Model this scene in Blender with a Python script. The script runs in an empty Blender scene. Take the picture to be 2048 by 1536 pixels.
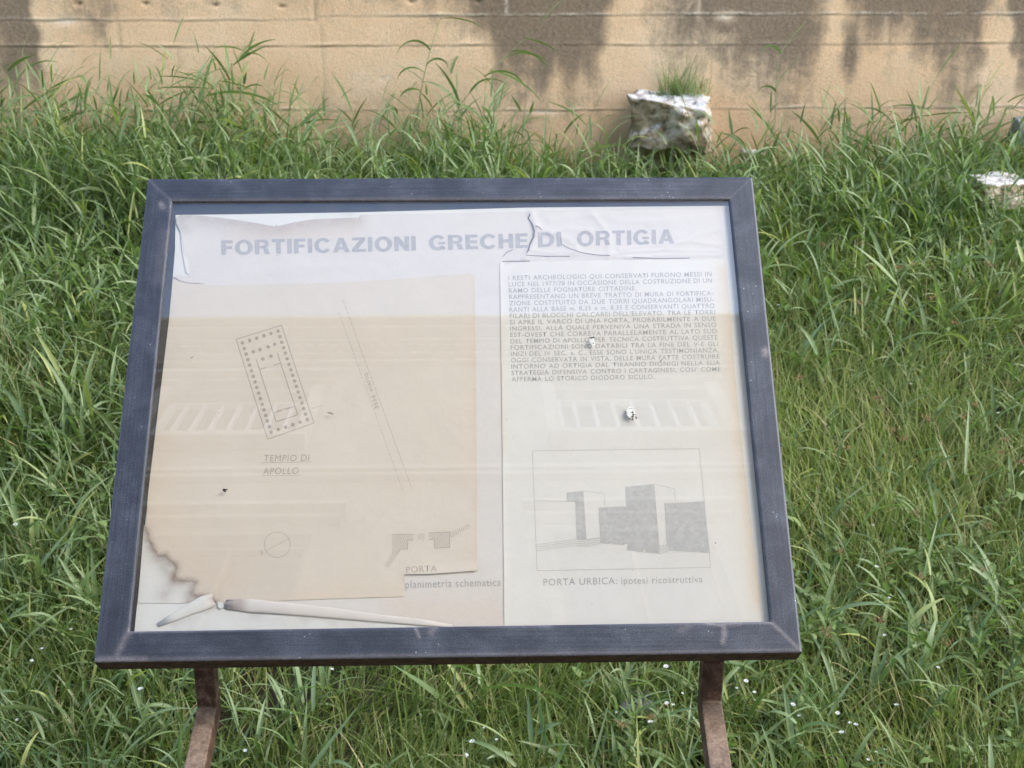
import bpy, bmesh, math, random
import numpy as np
from mathutils import Vector, Matrix
from mathutils.geometry import delaunay_2d_cdt

random.seed(7)
rng = np.random.default_rng(11)
scene = bpy.context.scene
COL = scene.collection
R = math.radians

# ------------------------------------------------------------------ camera
F = 2840.0                                     # focal length in pixels of the 2048 px wide photograph
CAM = np.array([0.0, 0.0, 1.6])
M = np.array([[0.99973, -0.00776, 0.02189], [-0.02319, -0.38258, 0.92363], [0.0012, -0.92389, -0.38266]])
cd = bpy.data.cameras.new('camera')
cam = bpy.data.objects.new('camera', cd)
COL.objects.link(cam)
rx, ry, rz = M[:, 0], -M[:, 1], -M[:, 2]
cam.matrix_world = Matrix(((rx[0], ry[0], rz[0], CAM[0]), (rx[1], ry[1], rz[1], CAM[1]),
                           (rx[2], ry[2], rz[2], CAM[2]), (0, 0, 0, 1)))
cd.sensor_width = 36.0
cd.lens = 36.0 * F / 2048
cd.clip_start = 0.05
cd.clip_end = 500
cd.dof.use_dof = True
cd.dof.focus_distance = 2.5
cd.dof.aperture_fstop = 13.0
scene.camera = cam

# ------------------------------------------------------------------ sky, sun, exposure
SUN_EL, SUN_AZ = 50.0, 106.0                   # azimuth clockwise from +Y: to the right and a little behind the camera
w = bpy.data.worlds.new('World')
scene.world = w
w.use_nodes = True
nt = w.node_tree
bg = nt.nodes['Background']
sky = nt.nodes.new('ShaderNodeTexSky')
sky.sky_type = 'NISHITA'
sky.sun_disc = False
sky.sun_elevation = R(SUN_EL)
sky.sun_rotation = R(SUN_AZ)
sky.air_density = 1.0
sky.dust_density = 0.9
sky.ozone_density = 1.6
nt.links.new(sky.outputs[0], bg.inputs[0])
bg.inputs[1].default_value = 0.15
sl = bpy.data.lights.new('sun', 'SUN')
sl.energy = 0.85
sl.angle = R(34)
sl.color = (1.0, 0.90, 0.75)
so = bpy.data.objects.new('sun', sl)
COL.objects.link(so)
sdir = Vector((math.sin(R(SUN_AZ)) * math.cos(R(SUN_EL)), math.cos(R(SUN_AZ)) * math.cos(R(SUN_EL)), math.sin(R(SUN_EL))))
so.rotation_euler = sdir.to_track_quat('Z', 'Y').to_euler()
vs = scene.view_settings
vs.view_transform = 'Standard'
vs.look = 'None'
vs.exposure = 2.15
vs.gamma = 1.0
scene.cycles.max_bounces = 10
scene.cycles.transparent_max_bounces = 16

# ------------------------------------------------------------------ measuring helpers
PC = np.array([-0.0533, 2.3069, 0.6169])       # centre of the panel's front face
PU = np.array([1.0, 0.0, 0.0])
PV = np.array([0.0, 0.741, 0.6715])
PN = np.array([0.0, -0.6715, 0.741])
MP = 1180.0                                    # photograph pixels per metre on the panel


def ray(x, y):
    d = M @ np.array([(x - 1024) / F, (y - 768) / F, 1.0])
    return d / np.linalg.norm(d)


def on_panel(x, y, wd=0.0):
    """point of the plane lying wd above the panel's front face"""
    d = ray(x, y)
    o = PC + PN * wd
    return CAM + d * (((o - CAM) @ PN) / (d @ PN))


def at_depth(x, y, Y):
    d = ray(x, y)
    return CAM + d * (Y / d[1])


# smooth pseudo-noise made of a few waves
_wv = rng.normal(size=(24, 4))


def wave(x, y, s, k=0):
    x = np.asarray(x, float); y = np.asarray(y, float)
    t = 0
    for i in range(8):
        a, b, c, d = _wv[(i + k * 5) % 24]
        t = t + np.sin((a * x + b * y) * s * (0.6 + 0.25 * i) + 7 * c + d)
    return t / 5.0


WALL_Y = 6.6


def gz(x, y):
    """height of the sunken bank"""
    x = np.asarray(x, float); y = np.asarray(y, float)
    t = np.clip((y - 2.5) / (WALL_Y - 2.5), 0, 1)
    t = t * t * (3 - 2 * t) * 0.35 + t * 0.65
    h = -1.06 + 1.00 * t
    h = h + 0.07 * t * np.tanh((-x - 0.8) * 1.2) + 0.07 * t * np.clip((x - 1.0) * 1.5, 0, 1.0)
    return h + 0.025 * wave(x, y, 1.7) + 0.012 * wave(x, y, 5, 2)


# ------------------------------------------------------------------ object helpers
def tag(o, label=None, cat=None, group=None, kind=None):
    if label: o['label'] = label
    if cat: o['category'] = cat
    if group: o['group'] = group
    if kind: o['kind'] = kind
    return o


def link(name, me, mats=(), parent=None):
    o = bpy.data.objects.new(name, me)
    COL.objects.link(o)
    for m in mats:
        me.materials.append(m)
    if parent:
        o.parent = parent
    return o


def empty(name, loc=(0, 0, 0), rz=0.0):
    o = bpy.data.objects.new(name, None)
    COL.objects.link(o)
    o.empty_display_size = 0.1
    o.location = loc
    o.rotation_euler = (0, 0, rz)
    return o


def np_mesh(name, verts, faces, smooth=False, attrs=None):
    """faces: (n,4) or (n,3) array"""
    verts = np.asarray(verts, np.float32); faces = np.asarray(faces, np.int32)
    me = bpy.data.meshes.new(name)
    me.vertices.add(len(verts)); me.vertices.foreach_set('co', verts.ravel())
    k = faces.shape[1]
    me.loops.add(faces.size); me.loops.foreach_set('vertex_index', faces.ravel())
    me.polygons.add(len(faces))
    me.polygons.foreach_set('loop_start', np.arange(0, faces.size, k, dtype=np.int32))
    me.update(calc_edges=True)
    if smooth:
        me.polygons.foreach_set('use_smooth', np.ones(len(faces), bool))
    for n, a in (attrs or {}).items():
        at = me.attributes.new(n, 'FLOAT', 'POINT')
        at.data.foreach_set('value', np.asarray(a, np.float32))
    me.validate()
    return me


def grid_faces(nu, nv):
    i = np.arange(nu * nv).reshape(nv, nu)
    return np.stack([i[:-1, :-1], i[:-1, 1:], i[1:, 1:], i[1:, :-1]], -1).reshape(-1, 4)


class MB:
    """collects boxes and prisms into one mesh"""
    def __init__(self): self.v, self.f = [], []

    def prism(self, poly_a, poly_b):
        n = len(poly_a); b = len(self.v)
        self.v += [tuple(p) for p in poly_a] + [tuple(p) for p in poly_b]
        self.f.append(tuple(range(b + n - 1, b - 1, -1)))
        self.f.append(tuple(range(b + n, b + 2 * n)))
        for i in range(n):
            j = (i + 1) % n
            self.f.append((b + i, b + j, b + n + j, b + n + i))

    def box(self, x0, x1, y0, y1, z0, z1):
        self.prism([(x0, y0, z0), (x1, y0, z0), (x1, y1, z0), (x0, y1, z0)],
                   [(x0, y0, z1), (x1, y0, z1), (x1, y1, z1), (x0, y1, z1)])

    def mesh(self, name):
        me = bpy.data.meshes.new(name)
        me.from_pydata(self.v, [], self.f)
        bm = bmesh.new(); bm.from_mesh(me)
        bmesh.ops.recalc_face_normals(bm, faces=bm.faces)
        bm.to_mesh(me); bm.free()
        return me

    def build(self, name, mats, parent=None, bevel=0.0):
        o = link(name, self.mesh(name), mats, parent)
        if bevel:
            m = o.modifiers.new('edges', 'BEVEL'); m.width = bevel; m.segments = 2; m.limit_method = 'ANGLE'
        return o


# ------------------------------------------------------------------ material helpers
def new_mat(name):
    m = bpy.data.materials.new(name)
    m.use_nodes = True
    t = m.node_tree
    return m, t, t.nodes['Principled BSDF']


def N(t, kind, **kw):
    n = t.nodes.new(kind)
    for k, v in kw.items():
        setattr(n, k, v)
    return n


def val(t, sock, v):
    if isinstance(v, (int, float)):
        sock.default_value = v
    elif isinstance(v, tuple):
        sock.default_value = v if len(v) == 4 else (*v, 1) if sock.type == 'RGBA' else v
    else:
        t.links.new(v, sock)


def math_n(t, op, a, b=0.0, clamp=False):
    n = N(t, 'ShaderNodeMath', operation=op, use_clamp=clamp)
    val(t, n.inputs[0], a); val(t, n.inputs[1], b)
    return n.outputs[0]


def mix(t, f, a, b, blend='MIX'):
    n = N(t, 'ShaderNodeMix', data_type='RGBA', blend_type=blend)
    val(t, n.inputs[0], f); val(t, n.inputs[6], a); val(t, n.inputs[7], b)
    return n.outputs[2]


def ramp(t, f, stops):
    n = N(t, 'ShaderNodeValToRGB')
    e = n.color_ramp.elements
    while len(e) < len(stops): e.new(0.5)
    for i, (p, c) in enumerate(stops):
        e[i].position = p
        e[i].color = (*c, 1) if isinstance(c, tuple) else (c, c, c, 1)
    t.links.new(f, n.inputs[0])
    return n.outputs[0]


def noise(t, scale, detail=4, rough=0.55, vec=None, dist=0.0):
    n = N(t, 'ShaderNodeTexNoise')
    n.inputs['Scale'].default_value = scale; n.inputs['Detail'].default_value = detail
    n.inputs['Roughness'].default_value = rough; n.inputs['Distortion'].default_value = dist
    if vec is not None: t.links.new(vec, n.inputs['Vector'])
    return n.outputs[0]


def coords(t, scale=(1, 1, 1), kind='Object', rot=(0, 0, 0)):
    c = N(t, 'ShaderNodeTexCoord'); mp = N(t, 'ShaderNodeMapping')
    mp.inputs['Scale'].default_value = scale; mp.inputs['Rotation'].default_value = rot
    t.links.new(c.outputs[kind], mp.inputs[0])
    return mp.outputs[0]


def attr(t, name):
    n = N(t, 'ShaderNodeAttribute', attribute_name=name)
    return n.outputs['Fac']


def bump(t, bsdf, h, strength=0.3, dist=0.01):
    b = N(t, 'ShaderNodeBump')
    b.inputs['Strength'].default_value = strength; b.inputs['Distance'].default_value = dist
    t.links.new(h, b.inputs['Height']); t.links.new(b.outputs[0], bsdf.inputs['Normal'])


def simple(name, col, rough=0.7, var=0.25, scale=20, metal=0.0, spec=0.3):
    m, t, b = new_mat(name)
    n = noise(t, scale, 5, 0.6, coords(t))
    d = tuple(c * (1 - var) for c in col); l = tuple(min(1, c * (1 + var)) for c in col)
    t.links.new(ramp(t, n, [(0.3, d), (0.7, l)]), b.inputs['Base Color'])
    b.inputs['Roughness'].default_value = rough; b.inputs['Metallic'].default_value = metal
    b.inputs['Specular IOR Level'].default_value = spec
    bump(t, b, n, 0.2, 0.004)
    return m


# ================================================================== MATERIALS
def mat_leaf(name, stops, trans=0.3, rough=0.45, spec=0.35):
    m, t, b = new_mat(name)
    c = ramp(t, attr(t, 'tone'), stops)
    n = noise(t, 35, 3, 0.6, coords(t))
    c2 = mix(t, math_n(t, 'MULTIPLY', n, 0.5), c, mix(t, 0.5, c, (0.10, 0.12, 0.03)))
    t.links.new(c2, b.inputs['Base Color'])
    b.inputs['Roughness'].default_value = rough
    b.inputs['Specular IOR Level'].default_value = spec
    tr = N(t, 'ShaderNodeBsdfTranslucent')
    t.links.new(mix(t, 1.0, c2, (1.0, 1.25, 0.45), 'MULTIPLY'), tr.inputs[0])
    mx = N(t, 'ShaderNodeMixShader'); mx.inputs[0].default_value = trans
    t.links.new(b.outputs[0], mx.inputs[1]); t.links.new(tr.outputs[0], mx.inputs[2])
    t.links.new(mx.outputs[0], t.nodes['Material Output'].inputs[0])
    return m


M_FINE = mat_leaf('fine_grass', [(0.0, (0.075, 0.115, 0.025)), (0.35, (0.145, 0.205, 0.046)), (0.7, (0.24, 0.30, 0.08)),
                                 (0.93, (0.37, 0.38, 0.13)), (1.0, (0.52, 0.42, 0.22))], 0.38, 0.5)
M_BROAD = mat_leaf('broad_grass', [(0.0, (0.11, 0.16, 0.05)), (0.5, (0.21, 0.295, 0.12)), (0.85, (0.315, 0.40, 0.205)),
                                   (1.0, (0.42, 0.45, 0.14))], 0.34, 0.42, 0.45)
M_WEED = mat_leaf('weed_leaf', [(0.0, (0.10, 0.16, 0.045)), (1.0, (0.22, 0.31, 0.10))], 0.3, 0.5)
M_SEDGE = mat_leaf('sedge_seed', [(0.0, (0.16, 0.085, 0.04)), (0.6, (0.26, 0.15, 0.075)), (1.0, (0.34, 0.24, 0.12))], 0.15, 0.7, 0.2)
M_PANICLE = mat_leaf('pale_seed', [(0.0, (0.17, 0.18, 0.075)), (1.0, (0.33, 0.32, 0.16))], 0.2, 0.7, 0.2)
M_PETAL = mat_leaf('white_petal', [(0.0, (0.72, 0.72, 0.68)), (1.0, (0.82, 0.82, 0.78))], 0.1, 0.6, 0.2)
M_SOIL = simple('soil', (0.035, 0.028, 0.018), 0.95, 0.4, 14)


def mat_concrete():
    m, t, b = new_mat('board_marked_concrete')
    v = coords(t)
    big = noise(t, 1.6, 5, 0.6, v)
    streak = noise(t, 5, 5, 0.6, coords(t, (3.0, 1, 0.35)))
    fine = noise(t, 60, 5, 0.7, v)
    grain = noise(t, 230, 2, 0.6, v)
    mid = noise(t, 11, 6, 0.65, v, 0.4)
    base = ramp(t, big, [(0.28, (0.73, 0.47, 0.265)), (0.5, (0.82, 0.56, 0.335)), (0.72, (0.87, 0.65, 0.44))])
    base = mix(t, ramp(t, mid, [(0.45, 0.0), (0.75, 0.35)]), base, (0.70, 0.56, 0.38))
    base = mix(t, math_n(t, 'MULTIPLY', attr(t, 'rose'), 0.55), base, (0.50, 0.32, 0.20))
    # mould running down from the top, broken up by noise
    s = math_n(t, 'ADD', math_n(t, 'MULTIPLY', attr(t, 'stain_shade'), 1.6), math_n(t, 'SUBTRACT', math_n(t, 'MULTIPLY', mid, 1.5), 0.86))
    s = math_n(t, 'ADD', s, math_n(t, 'SUBTRACT', math_n(t, 'MULTIPLY', streak, 1.3), 0.66))
    s = math_n(t, 'ADD', s, math_n(t, 'SUBTRACT', math_n(t, 'MULTIPLY', fine, 1.1), 0.54))
    sm = math_n(t, 'MULTIPLY', ramp(t, s, [(0.10, 0.0), (1.0, 0.9)]), ramp(t, attr(t, 'stain_shade'), [(0.0, 0.4), (0.25, 1.0)]))
    dark = ramp(t, fine, [(0.3, (0.105, 0.078, 0.054)), (0.7, (0.27, 0.205, 0.145))])
    c = mix(t, sm, base, dark)
    pits = ramp(t, grain, [(0.34, 0.75), (0.5, 0.0)])
    c = mix(t, math_n(t, 'MULTIPLY', pits, 0.5), c, (0.20, 0.15, 0.09))
    c = mix(t, math_n(t, 'MULTIPLY', attr(t, 'joint'), 0.75), c, (0.17, 0.12, 0.075))
    lime = math_n(t, 'MULTIPLY', attr(t, 'lime'), ramp(t, fine, [(0.35, 0.2), (0.6, 1.0)]))
    c = mix(t, math_n(t, 'MULTIPLY', lime, 0.8), c, (0.78, 0.68, 0.54))
    t.links.new(c, b.inputs['Base Color'])
    b.inputs['Roughness'].default_value = 0.92
    b.inputs['Specular IOR Level'].default_value = 0.15
    bump(t, b, math_n(t, 'ADD', fine, math_n(t, 'ADD', math_n(t, 'MULTIPLY', grain, 0.4), mid)), 0.5, 0.007)
    return m


M_WALL = mat_concrete()


def mat_limestone():
    m, t, b = new_mat('weathered_limestone')
    v = coords(t)
    a = noise(t, 7, 6, 0.6, v, 0.8); f = noise(t, 24, 6, 0.7, v, 0.5)
    vo = N(t, 'ShaderNodeTexVoronoi'); vo.inputs['Scale'].default_value = 26
    t.links.new(v, vo.inputs['Vector'])
    c = ramp(t, a, [(0.33, (0.20, 0.135, 0.07)), (0.48, (0.42, 0.325, 0.215)), (0.66, (0.62, 0.545, 0.45))])
    c = mix(t, ramp(t, f, [(0.36, 0.9), (0.50, 0.0)]), c, (0.10, 0.07, 0.04))
    # upper faces are mixed towards grey
    g = N(t, 'ShaderNodeNewGeometry'); sx = N(t, 'ShaderNodeSeparateXYZ')
    t.links.new(g.outputs['Normal'], sx.inputs[0])
    up = math_n(t, 'MULTIPLY', ramp(t, sx.outputs[2], [(0.25, 0.0), (0.75, 1.0)]), ramp(t, f, [(0.3, 0.35), (0.6, 1.0)]))
    c = mix(t, up, c, ramp(t, f, [(0.35, (0.30, 0.30, 0.31)), (0.6, (0.68, 0.68, 0.69))]))
    t.links.new(c, b.inputs['Base Color'])
    b.inputs['Roughness'].default_value = 0.95; b.inputs['Specular IOR Level'].default_value = 0.1
    bump(t, b, math_n(t, 'ADD', f, vo.outputs[0]), 0.8, 0.012)
    return m


M_STONE = mat_limestone()
M_DARKSTONE = simple('dark_stone', (0.10, 0.10, 0.095), 0.95, 0.4, 25)
M_GREYSTONE = simple('grey_stone', (0.24, 0.235, 0.23), 0.95, 0.4, 25)


def mat_frame(name, along):
    """weathered dark anodised metal, brushed along one axis; UV = metres on the panel"""
    m, t, b = new_mat(name)
    sc = (6, 260, 1) if along == 'u' else (260, 6, 1)
    brush = noise(t, 1.0, 5, 0.7, coords(t, sc, 'UV'))
    fine = noise(t, 420, 3, 0.7, coords(t, (1, 1, 1), 'UV'))
    blot = noise(t, 13, 6, 0.65, coords(t, (1, 1, 1), 'UV'), 0.3)
    f = math_n(t, 'ADD', math_n(t, 'MULTIPLY', brush, 0.24), math_n(t, 'ADD', math_n(t, 'MULTIPLY', fine, 0.42), math_n(t, 'MULTIPLY', blot, 0.36)))
    c = ramp(t, f, [(0.34, (0.016, 0.019, 0.026)), (0.50, (0.036, 0.042, 0.056)), (0.66, (0.104, 0.115, 0.140))])
    # dusty bloom on lower edges and mitres, edge highlights painted in, small chips
    d = math_n(t, 'MULTIPLY', attr(t, 'dust_glint'), ramp(t, noise(t, 90, 6, 0.75, coords(t, (1, 1, 1), 'UV')), [(0.25, 0.25), (0.62, 1.0)]))
    c = mix(t, d, c, ramp(t, fine, [(0.3, (0.17, 0.15, 0.15)), (0.7, (0.38, 0.34, 0.33))]))
    vo = N(t, 'ShaderNodeTexVoronoi'); vo.inputs['Scale'].default_value = 95
    t.links.new(coords(t, (1, 1, 1), 'UV'), vo.inputs['Vector'])
    chip = math_n(t, 'MULTIPLY', math_n(t, 'LESS_THAN', vo.outputs['Distance'], 0.085), math_n(t, 'GREATER_THAN', blot, 0.56))
    c = mix(t, math_n(t, 'MULTIPLY', chip, 0.7), c, (0.6, 0.62, 0.66))
    t.links.new(c, b.inputs['Base Color'])
    b.inputs['Metallic'].default_value = 0.25
    t.links.new(ramp(t, f, [(0.3, 0.36), (0.7, 0.6)]), b.inputs['Roughness'])
    b.inputs['Specular IOR Level'].default_value = 0.5
    bump(t, b, f, 0.12, 0.002)
    return m


M_FRAME_U = mat_frame('dark_metal_horizontal', 'u')
M_FRAME_V = mat_frame('dark_metal_upright', 'v')
M_EARTH = simple('earthy_rust', (0.10, 0.062, 0.036), 0.9, 0.5, 60)


def mat_rust():
    m, t, b = new_mat('rusty_painted_steel')
    v = coords(t)
    a = noise(t, 30, 6, 0.7, v, 0.5); f = noise(t, 160, 4, 0.7, v)
    c = ramp(t, a, [(0.30, (0.042, 0.022, 0.013)), (0.48, (0.090, 0.046, 0.027)), (0.60, (0.19, 0.11, 0.075)), (0.74, (0.34, 0.26, 0.20))])
    c = mix(t, ramp(t, f, [(0.3, 0.55), (0.5, 0.0)]), c, (0.03, 0.013, 0.01))
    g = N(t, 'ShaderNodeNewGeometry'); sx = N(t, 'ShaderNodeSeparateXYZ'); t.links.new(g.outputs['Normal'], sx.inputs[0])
    up = math_n(t, 'MULTIPLY', ramp(t, sx.outputs[2], [(0.5, 0.0), (0.9, 1.0)]), ramp(t, a, [(0.3, 0.35), (0.62, 0.95)]))  # paler tan on upward faces: settled dirt and top light painted into the colour
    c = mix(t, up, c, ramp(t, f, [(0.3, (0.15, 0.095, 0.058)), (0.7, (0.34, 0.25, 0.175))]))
    t.links.new(c, b.inputs['Base Color'])
    b.inputs['Roughness'].default_value = 0.72; b.inputs['Specular IOR Level'].default_value = 0.35
    bump(t, b, math_n(t, 'ADD', a, f), 0.45, 0.003)
    return m


M_RUST = mat_rust()


def mat_paper(name, base, tan, foxed=0.5):
    m, t, b = new_mat(name)
    v = coords(t, (1, 1, 1), 'UV')
    big = noise(t, 3.5, 5, 0.6, v); mid = noise(t, 14, 5, 0.6, v); fine = noise(t, 500, 3, 0.7, v)
    c = mix(t, ramp(t, big, [(0.3, 0.0), (0.75, foxed)]), base, tan)
    c = mix(t, ramp(t, mid, [(0.45, 0.0), (0.8, 0.22)]), c, tuple(x * 0.86 for x in base))
    c = mix(t, attr(t, 'yellow'), c, tuple(x * y for x, y in zip(tan, (0.98, 0.86, 0.70))))
    st = math_n(t, 'MULTIPLY', attr(t, 'stain_shade'), ramp(t, noise(t, 40, 5, 0.7, v), [(0.3, 0.55), (0.55, 1.0)]))  # brown marks, plus shade of curled paper painted with them
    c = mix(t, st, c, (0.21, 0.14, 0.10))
    c = mix(t, math_n(t, 'MULTIPLY', fine, 0.10), c, tuple(x * 0.7 for x in base))
    t.links.new(c, b.inputs['Base Color'])
    b.inputs['Roughness'].default_value = 0.9; b.inputs['Specular IOR Level'].default_value = 0.1
    bump(t, b, math_n(t, 'ADD', math_n(t, 'MULTIPLY', mid, 1.0), math_n(t, 'MULTIPLY', fine, 0.05)), 0.18, 0.01)
    return m


M_PAPER_MAIN = mat_paper('cream_paper', (0.61, 0.548, 0.50), (0.59, 0.515, 0.44))
M_PAPER_PLAN = mat_paper('tan_paper', (0.60, 0.515, 0.42), (0.58, 0.475, 0.37))
M_PAPER_TEXT = mat_paper('pale_paper', (0.645, 0.60, 0.54), (0.615, 0.545, 0.46), 0.4)
M_PAPER_WHITE = mat_paper('white_board', (0.665, 0.63, 0.575), (0.635, 0.585, 0.515), 0.3)
M_BACK = simple('dark_back_plate', (0.012, 0.012, 0.013), 0.6, 0.4, 8)


def mat_ink(name, col, gap=0.0):
    m, t, b = new_mat(name)
    n = noise(t, 120, 4, 0.7, coords(t))
    t.links.new(ramp(t, n, [(0.3, tuple(c * 0.88 for c in col)), (0.7, tuple(c * 1.12 for c in col))]), b.inputs['Base Color'])
    b.inputs['Roughness'].default_value = 0.9; b.inputs['Specular IOR Level'].default_value = 0.1
    return m


M_INK_TITLE = mat_ink('faded_grey_ink', (0.37, 0.345, 0.33))
M_INK_TEXT = mat_ink('faded_brown_ink', (0.355, 0.335, 0.30))
M_INK_PLAN = mat_ink('faded_plan_ink', (0.345, 0.285, 0.23))
M_INK_TONE = mat_ink('faded_tone_ink', (0.435, 0.408, 0.378))
M_INK_LINE = mat_ink('faint_line_ink', (0.42, 0.40, 0.35))
M_TEAR = mat_ink('torn_gap', (0.17, 0.15, 0.14))


def mat_glass():
    m, t, b = new_mat('window_glass')
    t.nodes.remove(b)
    g = N(t, 'ShaderNodeNewGeometry'); dt = N(t, 'ShaderNodeVectorMath', operation='DOT_PRODUCT')
    t.links.new(g.outputs['Normal'], dt.inputs[0]); t.links.new(g.outputs['Incoming'], dt.inputs[1])
    q = math_n(t, 'SUBTRACT', 1.0, math_n(t, 'ABSOLUTE', dt.outputs['Value'], 0.0), True)
    fr = math_n(t, 'ADD', math_n(t, 'MULTIPLY', math_n(t, 'POWER', q, 5.0), 0.93), 0.066)
    tp = N(t, 'ShaderNodeBsdfTransparent'); tp.inputs[0].default_value = (0.985, 0.995, 0.99, 1)
    gl = N(t, 'ShaderNodeBsdfGlossy'); gl.inputs['Roughness'].default_value = 0.0
    mx = N(t, 'ShaderNodeMixShader')
    t.links.new(fr, mx.inputs[0]); t.links.new(tp.outputs[0], mx.inputs[1]); t.links.new(gl.outputs[0], mx.inputs[2])
    df = N(t, 'ShaderNodeBsdfDiffuse'); df.inputs[0].default_value = (0.62, 0.60, 0.57, 1)
    v = coords(t, (1, 1, 1), 'UV')
    film = math_n(t, 'ADD', ramp(t, noise(t, 4, 6, 0.7, v, 1.0), [(0.35, 0.012), (0.75, 0.05)]), ramp(t, noise(t, 160, 3, 0.7, v), [(0.62, 0.0), (0.72, 0.05)]))
    m2 = N(t, 'ShaderNodeMixShader'); t.links.new(film, m2.inputs[0]); t.links.new(mx.outputs[0], m2.inputs[1]); t.links.new(df.outputs[0], m2.inputs[2])
    t.links.new(m2.outputs[0], t.nodes['Material Output'].inputs[0])
    return m


M_GLASS = mat_glass()
M_PLASTER = simple('ochre_plaster', (0.42, 0.315, 0.20), 0.9, 0.15, 0.8)
M_TRIM = simple('pale_stone_trim', (0.68, 0.56, 0.40), 0.9, 0.10, 1.5)
M_WFRAME = simple('white_window_paint', (0.78, 0.78, 0.76), 0.5, 0.05, 5)
M_WOOD = simple('brown_window_wood', (0.22, 0.16, 0.11), 0.7, 0.2, 5)
M_PANE = simple('dark_window_glass', (0.05, 0.06, 0.07), 0.08, 0.2, 2, spec=0.5)
M_ASPHALT = simple('street_paving', (0.22, 0.20, 0.18), 0.9, 0.25, 9)
M_KERB = simple('kerb_stone', (0.38, 0.34, 0.28), 0.9, 0.2, 6)

# ================================================================== SETTING
xs = np.concatenate([np.linspace(-30, -5, 12)[:-1], np.linspace(-5, 5, 120), np.linspace(5, 30, 12)[1:]])
ys = np.concatenate([np.linspace(1.0, 7.2, 70), np.linspace(7.2, 60, 12)[1:]])
gx, gy = np.meshgrid(xs, ys)
tag(link('ground', np_mesh('ground', np.stack([gx.ravel(), gy.ravel(), gz(gx, gy).ravel()], 1), grid_faces(len(xs), len(ys)), True), [M_SOIL]), kind='structure')
mb = MB(); mb.box(-30, 30, -9, 0.55, -0.3, 0.0)
tag(mb.build('street', [M_ASPHALT]), kind='structure')
mb = MB(); mb.box(-30, 30, 0.553, 1.0, -1.6, 0.17)
tag(mb.build('kerb_wall', [M_KERB], bevel=0.015), 'low stone kerb wall at the street edge that carries the panel arms', 'wall')


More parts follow.
